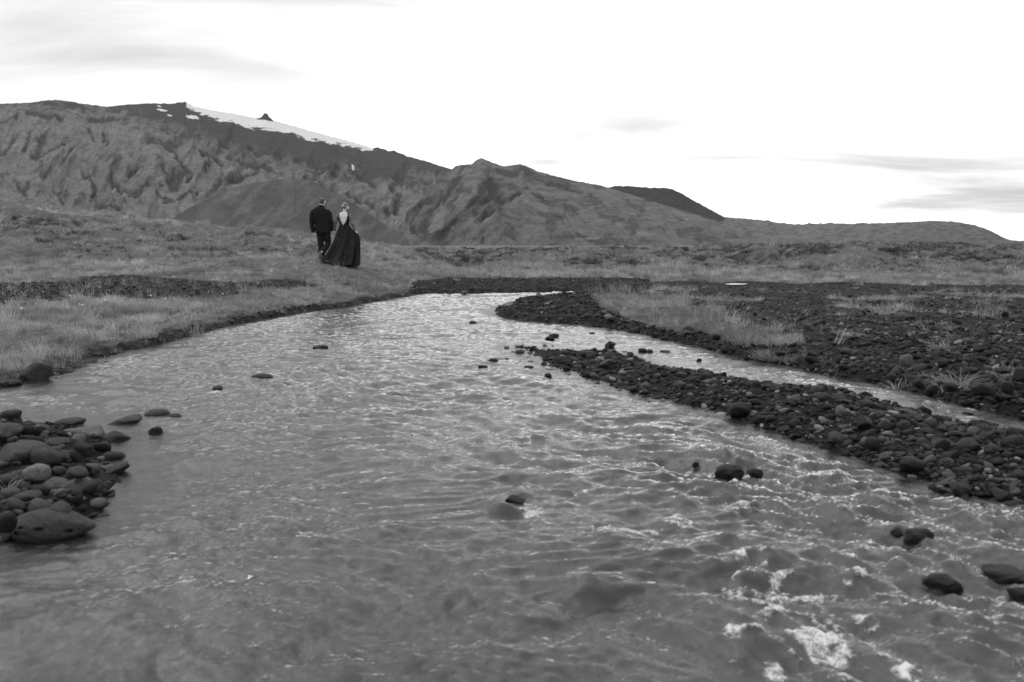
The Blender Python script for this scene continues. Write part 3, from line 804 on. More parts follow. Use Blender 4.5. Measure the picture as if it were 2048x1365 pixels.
# stones of the left bank cluster
L = [
 (-5, 862, 104, 46, M_DRY, 'smooth grey boulder cut by the left picture edge, above the broad boulder', 'b', 0, 0),
 (22, 829, 38, 26, M_DARK, 'small black stone on top of the left cluster, at the picture edge', 'r', 0, 0),
 (44, 903, 110, 58, M_DRY, 'broad smooth grey boulder in the left cluster, behind the palest stone', 'b', 1, 0),
 (96, 912, 66, 48, M_DRY, 'sloping grey boulder wedged between broad boulder and palest stone', 'b', 2, 18),
 (76, 942, 54, 40, M_PALE, 'palest stone of the left cluster', 'r', 3, 6),
 (111, 899, 26, 18, M_DRY, 'small grey stone beside the sloping boulder in the left cluster', 'r', 4, 0),
 (133, 911, 46, 28, M_DRY, 'rough grey stone in the middle of the left cluster', 'a', 1, 0),
 (170, 897, 44, 36, M_DARK, 'dark angular stone at the inner water edge of the left cluster', 'a', 2, 25),
 (121, 884, 62, 22, M_DARK, 'flat dark slab lying across the back of the left cluster', 'r', 5, 6),
 (250, 844, 80, 24, M_DRY, 'flat grey slab standing clear of the water at the cluster tip', 'a', 3, -6),
 (238, 874, 58, 36, M_DARK, 'rough black stone in front of the flat slab in the water', 'a', 4, 0),
 (312, 862, 32, 30, M_DARK, 'lone black stone in the water right of the left cluster', 'a', 0, 0),
 (314, 828, 50, 24, M_DARK, 'low rough black stone washed by the current behind the lone stone', 'r', 6, 0),
 (346, 833, 34, 14, M_DARK, 'small flat black stone farthest out from the left cluster', 'r', 7, 0),
 (227, 913, 52, 32, M_DARK, 'round black stone at the outer corner of the left cluster', 'r', 8, 0),
 (232, 938, 52, 26, M_DRY, 'tilted grey stone leaning on the round black corner stone', 'a', 5, -25),
 (140, 846, 58, 16, M_DARK, 'half sunk dark slab in the inlet behind the left cluster', 'r', 0, 0),
 (172, 868, 78, 16, M_MIDSTONE, 'wet pale slab awash in the inlet of the left cluster', 'a', 1, 4),
 (118, 940, 30, 22, M_DRY, 'small grey stone between palest stone and oval stone', 'r', 2, 0),
 (156, 943, 46, 26, M_DRY, 'oval grey stone right of the palest stone', 'r', 1, 8),
 (108, 970, 72, 36, M_DRY, 'broad low grey stone in front of the palest stone', 'b', 3, 0),
 (56, 992, 58, 32, M_DRY, 'grey stone at the lower left of the cluster above the pitted boulder', 'b', 4, 0),
 (136, 990, 52, 34, M_DRY, 'grey stone with a dark underside beside the water of the left cluster', 'b', 5, 0),
 (84, 1014, 48, 32, M_DRY, 'squat grey stone resting against the pitted boulder', 'r', 4, 0),
 (122, 1016, 44, 36, M_DRY, 'upright grey stone between pitted boulder and water', 'r', 5, 0),
 (184, 972, 60, 40, M_DARK, 'weedy dark stone at the water edge of the left cluster', 'a', 2, -10),
 (14, 1040, 40, 44, M_DARK, 'dark stone at the left picture edge beside the pitted boulder', 'r', 6, 0),
 (16, 958, 44, 28, M_DRY, 'grey stone at the left picture edge below the broad boulder', 'r', 7, 0),
 (20, 985, 34, 24, M_DARK, 'dark grassy stone at the left picture edge', 'r', 3, 0),
 (10, 926, 34, 26, M_DARK, 'dark stone in the shade under the broad boulder', 'a', 3, 0),
]
for px, py, w, h, m, lab, k, i, tl in L:
    stone(px, py, w, h, m, lab, 'stones of the left bank cluster', k, tilt=tl, i=i, rz=random.uniform(-12, 12), sink=0.25)

# the long pitted boulder at the front of the cluster: a body that narrows to a blunt snout, with bored holes
v, f = ico(5)
v = np.sign(v) * np.abs(v) ** 0.8; v /= np.max(np.abs(v), 0)
t = sstep(-0.1, 1.0, v[:, 0])
v[:, 1] *= 1 - 0.5 * t; v[:, 2] = v[:, 2] * (1 - 0.52 * t) + 0.05 * t
v = v * (1 + noise3(v, 1.6, 71)[:, None] * 0.10 + noise3(v, 5, 73)[:, None] * 0.03)
pit = np.zeros(len(v))
for c, r_ in (((-0.12, -0.80, 0.30), .085), ((-0.42, -0.8, 0.12), .045), ((-0.66, -.65, 0.02), .06), ((0.50, -0.52, 0.02), .11), ((-.3, -.85, 0.0), .04), ((-.55, -.75, .35), .03)):
    dn = np.hypot((v[:, 0] - c[0]) * 2.0, v[:, 2] - c[2])
    v[:, 1] += np.where(v[:, 1] < 0, 0.5 * sstep(r_ * 1.4, r_ * 0.7, dn), 0)
me = mesh_np('pitted_boulder', v, f)
o = link('boulder', me, M_DRY)
p = on_z(80, 1090)[0]
o.location = (p[0], p[1] + 0.12, 0.045); o.scale = (0.5 * 168 * p[1] / FPX, 0.115, 0.082); o.rotation_euler = (0, R(3), R(8))
tag(o, 'long pitted boulder with a blunt snout at the water edge, lower left', 'boulder')
taken.append((o.location.x, o.location.y, 0.18))

# left shore
for px, py, w, h, m, lab, k, i in [
 (70, 740, 66, 44, M_BOULDER, 'grey wedge-shaped stone on the left shore below the grass', 'a', 4),
 (20, 765, 46, 16, M_DARK, 'flat black stone at the left picture edge under the grassy shore', 'r', 2),
 (182, 723, 32, 15, M_DARK, 'low dark stone at the foot of the left grass bank', 'r', 5),
 (212, 726, 16, 8, M_DARK, 'tiny dark stone beside the low dark stone, left grass bank', 'r', 1)]:
    stone(px, py, w, h, m, lab, 'stones along the left shore', k, i=i, sink=0.3)

# in the stream
for px, py, w, h, m, lab, k, i in [
 (1458, 944, 66, 44, M_DARK, 'largest round black boulder standing in the stream', 'b', 0),
 (1508, 946, 34, 26, M_DARK, 'wet stone glazed with water beside the largest stream boulder', 'r', 2),
 (1391, 929, 14, 16, M_DARK, 'small dark stone left of the largest stream boulder', 'r', 4),
 (1836, 1072, 60, 46, M_DARK, 'black round boulder with the water parting round it, lower right', 'b', 2),
 (1796, 1066, 40, 30, M_DARK, 'half drowned stone left of the black boulder, lower right', 'r', 5),
 (2010, 1148, 92, 34, M_DARK, 'low black rock awash at the right edge of the stream', 'b', 4),
 (2040, 1186, 50, 34, M_DARK, 'rough black rock at the right picture edge below the awash rock', 'a', 2),
 (1886, 1165, 80, 44, M_DARK, 'drowned rock with a dark right side, near the right edge', 'b', 3),
 (1028, 1000, 44, 22, M_DARK, 'dark rock breaking the surface mid stream with foam at its foot', 'a', 3),
 (641, 694, 32, 10, M_DARK, 'low dark stone mid stream below the couple', 'r', 3),
 (524, 753, 44, 16, M_DARK, 'flat dark stone in the ripples of the left half of the stream', 'r', 6),
 (436, 776, 24, 12, M_DARK, 'dark stone with a fleck of foam in the left half of the stream', 'r', 1),
 (946, 645, 17, 8, M_DARK, 'lone dark stone in the far reach of the stream', 'r', 7),
 (986, 721, 22, 13, M_DARK, 'dark stone in the water left of the gravel bar', 'r', 8),
 (966, 733, 20, 7, M_DARK, 'flat stone just left of the gravel bar, nearly drowned', 'r', 0),
 (1058, 734, 20, 7, M_DARK, 'small flat stone off the near edge of the bar tip', 'r', 4),
 (1096, 750, 15, 9, M_DARK, 'small round stone in the water off the near edge of the bar', 'r', 2),
 (1221, 688, 24, 17, M_DARK, 'upright block of rock in the side channel', 'a', 1),
 (1100, 676, 20, 10, M_STONE, 'low stone of the pair in the side channel, in front', 'r', 5),
 (1108, 670, 22, 9, M_DARK, 'dark rough stone of the pair in the side channel, behind', 'a', 0),
 (1183, 667, 14, 6, M_DARK, 'little dark stone in the side channel near the far spit', 'r', 3),
 (1285, 700, 20, 10, M_DARK, 'stone in the side channel right of the upright block', 'r', 8),
 (1300, 702, 12, 9, M_DARK, 'small stone touching another in the side channel', 'r', 1),
 (1260, 706, 12, 5, M_DARK, 'tiny stone in the shallow side channel', 'r', 6),
 (1330, 704, 24, 8, M_DARK, 'flat rough stone awash in the middle of the side channel', 'a', 5),
 (1398, 720, 11, 8, M_DARK, 'small lone stone in the side channel by the right bank', 'r', 2)]:
    stone(px, py, w, h, m, lab, 'stones standing in the stream', k, i=i, sink=0.35, zb=0.0, name='boulder' if w > 50 else 'river_stone', cat='boulder' if w > 50 else 'stone')

# right bank and spit
for px, py, w, h, m, lab, k, i, tl in [
 (1965, 775, 52, 30, M_BOULDER, 'long smooth boulder in the dark right bank', 'b', 2, 14),
 (1940, 804, 56, 32, M_DARK, 'broad wet boulder at the water under the long smooth boulder', 'b', 5, 0),
 (1811, 718, 26, 26, M_MIDSTONE, 'pale topped stone stuck in the right bank', 'r', 3, 0),
 (1781, 751, 24, 17, M_BOULDER, 'grey block leaning at the foot of the right bank', 'a', 1, -20),
 (1836, 766, 34, 20, M_BOULDER, 'sloping dark stone at the foot of the right bank', 'a', 3, -12),
 (1868, 776, 18, 16, M_DARK, 'small dark stone at the water edge of the right bank', 'r', 1, 0),
 (1900, 772, 30, 20, M_DARK, 'mossy dark stone in the right bank', 'r', 6, 0),
 (1977, 735, 20, 12, M_MIDSTONE, 'pale angular stone on the right bank edge', 'a', 2, 10),
 (2006, 740, 28, 14, M_BOULDER, 'flat grey stone on the right bank edge next to the pale one', 'r', 5, 0),
 (2014, 772, 26, 26, M_DARK, 'round dark stone under hanging roots in the right bank', 'r', 4, 0),
 (2026, 784, 12, 12, M_MIDSTONE, 'small pale stone under hanging roots in the right bank', 'r', 0, 0),
 (2044, 745, 40, 30, M_DARK, 'dark boulder at the right picture edge on the bank', 'b', 1, 0),
 (1734, 660, 12, 7, M_PALE, 'whitish stone lying on the dark right field', 'r', 2, 0),
 (1245, 657, 20, 11, M_BOULDER, 'grey stone at the water edge of the far spit', 'r', 7, 0),
 (1220, 635, 19, 9, M_MIDSTONE, 'light grey stone on the slope of the far spit', 'r', 3, 0),
 (1076, 588, 13, 8, M_MIDSTONE, 'light stone on the crest of the far spit', 'a', 4, 0),
 (1110, 603, 13, 6, M_MIDSTONE, 'flat light stone high on the far spit', 'r', 8, 0),
 (1200, 600, 14, 7, M_BOULDER, 'grey stone near the grass on the far spit', 'r', 5, 0),
 (1432, 672, 20, 14, M_DARK, 'round dark stone under the turf of the right bank', 'r', 6, 0),
 (1560, 705, 22, 12, M_DARK, 'dark stone under the overhanging tussock of the right bank', 'r', 1, 0),
 (1860, 655, 34, 12, M_DARK, 'dark lump of rock on the right field', 'a', 5, 0),
 (2008, 626, 18, 12, M_DARK, 'dark rock beside tall grass on the right field', 'a', 0, 0),
 (928, 584, 12, 5, M_MIDSTONE, 'light stone at the far water edge', 'r', 2, 0),
 (890, 580, 12, 5, M_STONE, 'grey stone at the far water edge near the grass corner', 'r', 4, 0)]:
    stone(px, py, w, h, m, lab, 'stones of the right bank and far shore', k, i=i, tilt=tl, sink=0.3)

# gravel bar: pale and large ones first, then the crowd
for px, py, w, h, m, lab, k, i in [
 (1774, 866, 27, 13, M_PALE, 'whitest flat stone on the gravel bar', 'a', 0),
 (1810, 831, 19, 12, M_PALE, 'upper of two pale rounded stones on the gravel bar', 'r', 3),
 (1813, 844, 22, 13, M_MIDSTONE, 'lower of two pale rounded stones on the gravel bar', 'r', 5),
 (1707, 826, 13, 11, M_PALE, 'small whitish stone on the gravel bar left of the pale pair', 'a', 2),
 (1746, 824, 16, 14, M_MIDSTONE, 'pale round stone on the gravel bar between the whitish stone and the pale pair', 'r', 6),
 (1680, 820, 20, 25, M_MIDSTONE, 'tall pale stone on the gravel bar', 'r', 1),
 (1498, 788, 13, 10, M_PALE, 'small white stone at the middle of the gravel bar', 'r', 4),
 (1764, 877, 18, 15, M_MIDSTONE, 'light round stone in front of the whitest flat stone', 'r', 7),
 (1743, 884, 30, 25, M_STONE, 'large round dark stone in front of the whitest flat stone', 'r', 0),
 (1476, 815, 50, 30, M_DARK, 'long dark boulder lying slantwise at the near edge of the bar', 'r', 2),
 (1976, 940, 14, 12, M_PALE, 'small pale stone low on the right of the bar', 'r', 8),
 (1290, 771, 20, 15, M_MIDSTONE, 'pale stone at the near edge of the bar, left part', 'r', 2),
 (1215, 725, 40, 19, M_DARK, 'long dark boulder on the narrow left part of the bar', 'a', 3),
 (1181, 706, 22, 12, M_DARK, 'dark stone on the back edge of the narrow part of the bar', 'r', 5),
 (1338, 741, 36, 18, M_DARK, 'dark broad stone on the back edge of the bar', 'b', 4),
 (1817, 822, 32, 20, M_DARK, 'dark hump of a stone on the back edge of the bar beside the pale pair', 'b', 1),
 (1935, 830, 24, 14, M_STONE, 'rounded stone jutting into the side channel from the bar', 'r', 3),
 (1980, 850, 34, 18, M_STONE, 'grey sloping stone on the back edge of the bar, right part', 'b', 2),
 (1640, 757, 10, 6, M_DARK, 'stone fragment in the shallows behind the bar', 'r', 1),
 (1790, 808, 18, 14, M_DARK, 'black angular stone in the side channel touching the bar', 'a', 4),
 (1920, 975, 46, 32, M_STONE, 'large grey stone at the near edge of the bar, right part', 'b', 0),
 (2010, 988, 56, 28, M_DARK, 'broad wet stone at the near edge of the bar by the picture edge', 'b', 3),
 (1815, 925, 34, 20, M_STONE, 'grey oval stone at the near corner of the bar', 'r', 8),
 (1660, 882, 20, 11, M_DARK, 'single dark stone just off the near edge of the bar', 'r', 6)]:
    stone(px, py, w, h, m, lab, 'larger stones of the gravel bar', k, i=i, sink=0.25, rz=random.uniform(-25, 25))

NIND = 215
isl = np.array(ISLAND)
cand = []
while len(cand) < 6000:
    px_, py_ = random.uniform(1000, 2120), random.uniform(684, 1040)
    cand.append((px_, py_))
cand = np.array(cand)
cw = on_z(cand[:, 0], cand[:, 1], 0.10)
di = -sdf(cw[:, 0], cw[:, 1], ISLAND)
cw, di = cw[di > -0.06], di[di > -0.06]
n_ = 0
TK = list(taken)
for (x, y), d_ in zip(cw, di):
    if n_ >= NIND: break
    r = random.choice((0.03, 0.034, 0.038, 0.042, 0.046, 0.052, 0.06, 0.075)) * random.uniform(0.85, 1.15)
    if x / y < 0.2: r *= 0.9
    if any((x - a) ** 2 + (y - b) ** 2 < ((r + c) * 0.80) ** 2 for a, b, c in TK): continue
    TK.append((x, y, r))
    z0 = float(ground_z(np.array([x]), np.array([y]))[0])
    mat = M_DARK if random.random() < .25 else (M_MIDSTONE if random.random() < .09 else (M_BOULDER if random.random() < .33 else M_STONE))
    ang = random.random() < .55
    src = ANGULAR if ang else STONES
    o = bpy.data.objects.new('river_stone', with_mat(random.choice(src), mat)); COL.objects.link(o)
    hz = r * random.uniform(0.5, 0.8)
    o.scale = (r, r * random.uniform(.7, 1), hz)
    o.location = (x, y, max(z0, -0.02) + hz * 0.55)
    o.rotation_euler = (random.uniform(-.3, .3), random.uniform(-.35, .35), random.uniform(0, 6.28))
    tone = {M_DARK.name: 'black', M_MIDSTONE.name: 'light grey', M_BOULDER.name: 'mid grey', M_STONE.name: 'dark grey'}[mat.name]
    ppx, ppy = proj(np.array([x]), np.array([y]), np.array([z0]))
    zone = 'narrow upstream tip' if ppx[0] < 1300 else ('middle stretch' if ppx[0] < 1650 else 'broad right end')
    if d_ < 0.18: zone += ', at the water'
    size = 'large' if r > .055 else ('small' if r < .038 else 'middling')
    tag(o, f"{size} {tone} {'angular' if ang else 'rounded'} cobble on the gravel bar, {zone}", 'stone', 'cobbles covering the gravel bar')
    n_ += 1

# small pebbles that nobody could count
def pebble_mesh(name, pts, rad, tone, flat=0.62):
    outv, outf, outt = [], [], []
    base = [stone_shape(2, 1300 + i, 0.9 * (i % 3 > 0), .25) for i in range(9)]
    small = [stone_shape(1, 1400 + i, 0, .15) for i in range(4)]
    off = 0
    px, py = proj(pts[:, 0], pts[:, 1], pts[:, 2])
    scr = rad / pts[:, 1] * FPX
    for sel, bs in (((scr > 4.5), base), ((scr <= 4.5), small)):
        ii = np.nonzero(sel)[0]
        var = rng.integers(0, len(bs), len(ii))
        for k, (bv, bf) in enumerate(bs):
            jj = ii[var == k]
            if not len(jj): continue
            a = rng.uniform(0, 6.283, len(jj)); c, s = np.cos(a), np.sin(a)
            sx, sy, sz = rad[jj], rad[jj] * rng.uniform(.65, 1, len(jj)), rad[jj] * flat * rng.uniform(.7, 1.2, len(jj))
            vx, vy, vz = bv[None, :, 0] * sx[:, None], bv[None, :, 1] * sy[:, None], bv[None, :, 2] * sz[:, None]
            til = rng.uniform(-.5, .5, len(jj))[:, None]
            vz2 = vz + vx * np.sin(til)
            X = vx * c[:, None] - vy * s[:, None] + pts[jj, 0][:, None]
            Yv = vx * s[:, None] + vy * c[:, None] + pts[jj, 1][:, None]
            Z = vz2 + pts[jj, 2][:, None] + sz[:, None] * .3
            outv.append(np.stack([X, Yv, Z], -1).reshape(-1, 3))
            outf.append((bf[None] + (np.arange(len(jj)) * len(bv))[:, None, None] + off).reshape(-1, 3))
            outt.append(np.repeat(tone[jj], len(bv)))
            off += len(jj) * len(bv)
    return mesh_np(name, np.concatenate(outv), np.concatenate(outf), True, {'tone': np.concatenate(outt)})
def scatter_px(n, x0, x1, y0, y1, z=0.1):
    a = on_z(rng.uniform(x0, x1, n), rng.uniform(y0, y1, n), z)
    return a[:, 0], a[:, 1]
# bar gravel
x, y = scatter_px(19000, 985, 2200, 675, 1080)
di = -sdf(x, y, ISLAND)
k = di > -0.06 - np.where(x < 1.6, .45, .14) * rng.random(len(x)) ** 2.5
x, y = x[k], y[k]
r = rng.choice([0.012, 0.016, 0.022, 0.03, 0.038], len(x), p=[.3, .27, .2, .15, .08]) * rng.uniform(.8, 1.2, len(x))
r = r * np.where(y > 8, 1.25, 1.0)
z = np.maximum(ground_z(x, y), -0.02)
tag(link('gravel', pebble_mesh('bar_gravel', np.stack([x, y, z], -1), r, rng.random(len(x))), M_GRAVEL), 'dark pebbles filling the gaps of the gravel bar', 'gravel', kind='stuff')
# spit, far bar, right field and track gravel
x = []; y = []
for n, b in ((5200, (970, 1420, 586, 690)), (2600, (820, 1320, 556, 592)), (5200, (1180, 2120, 562, 760)), (1500, (1500, 2120, 740, 850)), (5200, (-40, 680, 546, 622)), (900, (-60, 240, 790, 1100)), (2600, (1380, 2120, 670, 850)), (1500, (-60, 860, 590, 790))):
    if n == 5200 and b[0] == 970: a = scatter_px(n, *b, 0.18)
    else: a = scatter_px(n, *b, 0.22)
    x.append(a[0]); y.append(a[1])
x, y = np.concatenate(x), np.concatenate(y)
z, d_, di_, _ = ground_z(x, y, True)
so, px_, py_ = regions(x, y, z, d_)
k = (d_ > -0.08) & (so > 0.35) & (y < 32) & (sdf(x, y, PUDDLE) > .1)
x, y, z = x[k], y[k], z[k]
r = rng.choice([0.015, 0.022, 0.03, 0.045, 0.065], len(x), p=[.3, .3, .22, .13, .05]) * rng.uniform(.8, 1.2, len(x))
r = np.where(y > 19, np.minimum(r, .04), r)
tag(link('gravel', pebble_mesh('bank_gravel', np.stack([x, y, z], -1), r, rng.random(len(x)) ** 1.3), M_GRAVEL), 'dark gravel and clods strewn over the banks and bare field', 'gravel', kind='stuff')
# stones of the stream bed
x, y = scatter_px(2600, -100, 2150, 640, 1380, -0.1)
z, d_, di_, _ = ground_z(x, y, True)
k = (d_ < -0.1) & (di_ < -0.1)
x, y, z = x[k], y[k], z[k]
r = rng.choice([0.03, 0.05, 0.08, 0.12], len(x), p=[.4, .3, .2, .1])
tag(link('gravel', pebble_mesh('bed_gravel', np.stack([x, y, z], -1), r, rng.random(len(x))), M_GRAVEL), 'cobbles lying on the stream bed under the water', 'gravel', kind='stuff')

# ------------------------------------------------------------------ grass
def blades(n, hmin, hmax, spread, lean, width, seg=3, heads=0, seed=0, droop=0.5):
    r_ = np.random.default_rng(seed)
    V, F = [], []
    for i in range(n):
        a = r_.uniform(0, 6.283); rr = spread * math.sqrt(r_.random())
        bx, by = rr * math.cos(a), rr * math.sin(a)
        h = r_.uniform(hmin, hmax); la = a + r_.normal() * 0.8; ln = lean * r_.uniform(.3, 1.2)
        dx, dy = math.cos(la), math.sin(la)
        wa = r_.uniform(0, 6.283); wx, wy = math.cos(wa) * width, math.sin(wa) * width
        o = len(V)
        for s in range(seg + 1):
            t = s / seg
            ox, oy = bx + dx * ln * h * t * t, by + dy * ln * h * t * t
            oz = h * (t - droop * ln * t * t * .5)
            k = 1 - t * 0.9
            if s < seg:
                V.append((ox - wx * k, oy - wy * k, oz)); V.append((ox + wx * k, oy + wy * k, oz))
            else: V.append((ox, oy, oz))
        for s in range(seg - 1):
            b = o + 2 * s
            F.append((b, b + 1, b + 3)); F.append((b, b + 3, b + 2))
        b = o + 2 * (seg - 1)
        F.append((b, b + 1, b + 2))
        if i < heads:                                   # seed head: a thin spindle near the tip
            hx, hy, hz = V[b + 2]
            L_ = h * 0.16
            o2 = len(V)
            V += [(hx, hy, hz - L_ * .2), (hx + width * 3, hy, hz + L_ * .3), (hx - width * 2, hy + width * 3, hz + L_ * .3), (hx - width * 2, hy - width * 3, hz + L_ * .3), (hx + dx * L_ * .5, hy + dy * L_ * .5, hz + L_ * .8)]
            F += [(o2, o2 + 1, o2 + 2), (o2, o2 + 2, o2 + 3), (o2, o2 + 3, o2 + 1), (o2 + 4, o2 + 2, o2 + 1), (o2 + 4, o2 + 3, o2 + 2), (o2 + 4, o2 + 1, o2 + 3)]
    return np.array(V), np.array(F)
def stuff(name, label, cat, P, rotz, tilt, scl, var, protos):
    me = bpy.data.meshes.new(name)
    me.vertices.add(len(P)); me.vertices.foreach_set('co', np.asarray(P, np.float32).ravel())
    a = me.attributes.new('spin', 'FLOAT_VECTOR', 'POINT')
    a.data.foreach_set('vector', np.stack([tilt[:, 0], tilt[:, 1], rotz], -1).astype(np.float32).ravel())
    a = me.attributes.new('size', 'FLOAT', 'POINT'); a.data.foreach_set('value', scl.astype(np.float32))
    a = me.attributes.new('pick', 'INT', 'POINT'); a.data.foreach_set('value', var.astype(np.int32))
    o = bpy.data.objects.new(name, me); COL.objects.link(o)
    g = bpy.data.node_groups.new(name + '_scatter', 'GeometryNodeTree')
    g.interface.new_socket('Geometry', in_out='INPUT', socket_type='NodeSocketGeometry')
    g.interface.new_socket('Geometry', in_out='OUTPUT', socket_type='NodeSocketGeometry')
    gi, go = g.nodes.new('NodeGroupInput'), g.nodes.new('NodeGroupOutput')
    ip = g.nodes.new('GeometryNodeInstanceOnPoints')
    jn = g.nodes.new('GeometryNodeJoinGeometry')
    for pm in reversed(protos):
        po = bpy.data.objects.new(name + '_tuft', pm)
        oi = g.nodes.new('GeometryNodeObjectInfo'); oi.inputs['Object'].default_value = po; oi.inputs['As Instance'].default_value = True
        g.links.new(oi.outputs['Geometry'], jn.inputs[0])
    g.links.new(gi.outputs[0], ip.inputs['Points'])
    g.links.new(jn.outputs[0], ip.inputs['Instance'])
    ip.inputs['Pick Instance'].default_value = True
    for nm, dt, sk in (('spin', 'FLOAT_VECTOR', 'Rotation'), ('size', 'FLOAT', 'Scale'), ('pick', 'INT', 'Instance Index')):
        na = g.nodes.new('GeometryNodeInputNamedAttribute'); na.data_type = dt; na.inputs['Name'].default_value = nm
        g.links.new(na.outputs['Attribute'], ip.inputs[sk])
    g.links.new(ip.outputs[0], go.inputs[0])
    md = o.modifiers.new('scatter', 'NODES'); md.node_group = g
    tag(o, label, cat, kind='stuff')
    return o
def proto(name, mat, *a, **k):
    me = mesh_np(name, *blades(*a, **k), smooth=True); me.materials.append(mat); return me

def field(n, y0, y1, amax=0.80, seed=1):
    r_ = np.random.default_rng(seed)
    y = np.exp(r_.uniform(math.log(y0), math.log(y1), n)); a = r_.uniform(-amax, amax, n)
    x = a * y
    z, d, di, dp = ground_z(x, y, True)
    so, px, py = regions(x, y, z, d)
    return x, y, z, d, di, dp, so, px, py, r_

MEADOW = [proto('meadow_tuft', M_MEADOW, 15, .05, .12, .05, .9, .0032, seed=i) for i in range(5)] + \
         [proto('meadow_tuft', M_STRAW, 10, .07, .16, .05, .8, .0028, seed=20 + i) for i in range(2)]
HEATHP = [proto('heath_tuft', M_HEATH, 16, .05, .13, .06, 1.0, .007, seg=2, seed=40 + i) for i in range(4)]
STALK = [proto('stalk_tuft', M_STRAW, 9, .18, .42, .06, .6, .0024, heads=2, seed=60 + i) for i in range(4)]

x, y, z, d, di, dp, so, px, py, r_ = field(330000, 6.2, 75)
dens = np.where(so > .5, 0.012, 1.0) * np.where(px < 840, sstep(-0.03, 0.10, d), sstep(0.02, 0.25, d)) * (di < -0.2) * (dp > 1.0)
edge = (d < .42) & (px < 860) & (y < 26) & (y > 7.2)
for sx_, sy_, sr_ in taken:
    dens = np.where((x - sx_) ** 2 + (y - sy_) ** 2 < (sr_ * 1.1) ** 2, 0, dens)
    dens = np.where((np.abs(x / y - sx_ / sy_) < sr_ / sy_) & (y < sy_) & (y > sy_ - .5), 0, dens)
blocked = dens == 0
dens = np.where((x < -1.3) & (y < 7.2), 0, dens)
dens = np.where(edge & ~blocked, sstep(-0.03, 0.1, d) * .75, dens)
dens = np.where((so > .5) & (so < .95), np.where(px > 1000, np.where(y > 11, .10, .15), .012), dens)
dens = np.where((so > .15) & (so <= .5), .38, dens)
heathy = (fbm(x * .30, y * .30, 4, 601) > np.where(px > 1400, -.3, np.where(px > 830, -.12, -0.02))) & (y > np.where(px > 1400, 31, 29)) & ((px > 830) | (y < 38.5))
mound = (px > 820) & (y > 36)
patch = sstep(-.45, .25, fbm(x * .45, y * .45, 4, 605))
dens = dens * (0.22 + 0.78 * patch) * (.4 + .6 * sstep(-.4, .1, fbm(x * 1.9, y * 1.9, 3, 609)))
isheath = heathy & (r_.random(len(x)) < np.where(mound, .88, .36))
strip = inside(px, py, STRIP)
isheath &= ~strip
isheath |= (so > .5) & (px > 1000) & (r_.random(len(x)) < .45)
isheath |= edge & (r_.random(len(x)) < .5)
keep = r_.random(len(x)) < dens
g1 = keep & ~isheath
P = np.stack([x, y, z - .01], -1)
sc = (0.75 + 0.5 * r_.random(len(x))) * (1 + 0.6 * sstep(15, 40, y)) * (0.75 + .5 * sstep(-.3, .4, fbm(x * .35, y * .35, 2, 607)))
clump = fbm(x * 1.9, y * 1.9, 3, 609)
sc = sc * (0.55 + .75 * sstep(-.25, .5, clump))
sc = np.where((so > .5) & (px > 1000), sc * .5, sc)
near_c = np.exp(-(((x + 5.3) / 1.3) ** 2 + ((y - 23.6) / 1.2) ** 2))
sc = sc * (1 - .6 * near_c)
sc = np.where(strip, sc * 1.2, np.where(edge, sc * .62, sc))
var = np.where(r_.random(len(x)) < np.where(strip, .6, .22), r_.integers(5, 7, len(x)), r_.integers(0, 5, len(x)))
tl = np.stack([r_.normal(0, .18, len(x)), r_.normal(0.15, .18, len(x))], -1)
rz = r_.uniform(0, 6.283, len(x))
near_l = g1
stuff('grass', 'short windblown meadow grass over the banks and mounds', 'grass', P[g1], rz[g1], tl[g1], sc[g1], var[g1], MEADOW)
g2 = keep & isheath
stuff('heath', 'dark low heath growing over the hummocks behind the stream', 'heath', P[g2], rz[g2], tl[g2], sc[g2] * .95, r_.integers(0, 4, len(x))[g2], HEATHP)
# taller stalks with seed heads
x, y, z, d, di, dp, so, px, py, r_ = field(26000, 7, 40, seed=5)
cl = inside(px + noise2(x * .9, y * .9, 401) * 45, py + noise2(x * .7, y * .7, 402) * 11, CLUMP) & (y < 30)
lb = (px < 830) & (d < 7)
dens = np.where(cl, .42, np.where(lb, .17, np.where(so > .5, .003, .05))) * sstep(.1, .35, d) * (dp > 2.0)
k = r_.random(len(x)) < dens
n = k.sum()
stuff('tall_grass', 'tall straw stalks with seed heads, thickest beside the far spit', 'grass', np.stack([x, y, z - .01], -1)[k], r_.uniform(0, 6.28, n), r_.normal(0, .14, (n, 2)), r_.uniform(.45, .95, n), r_.integers(0, 4, n), STALK)

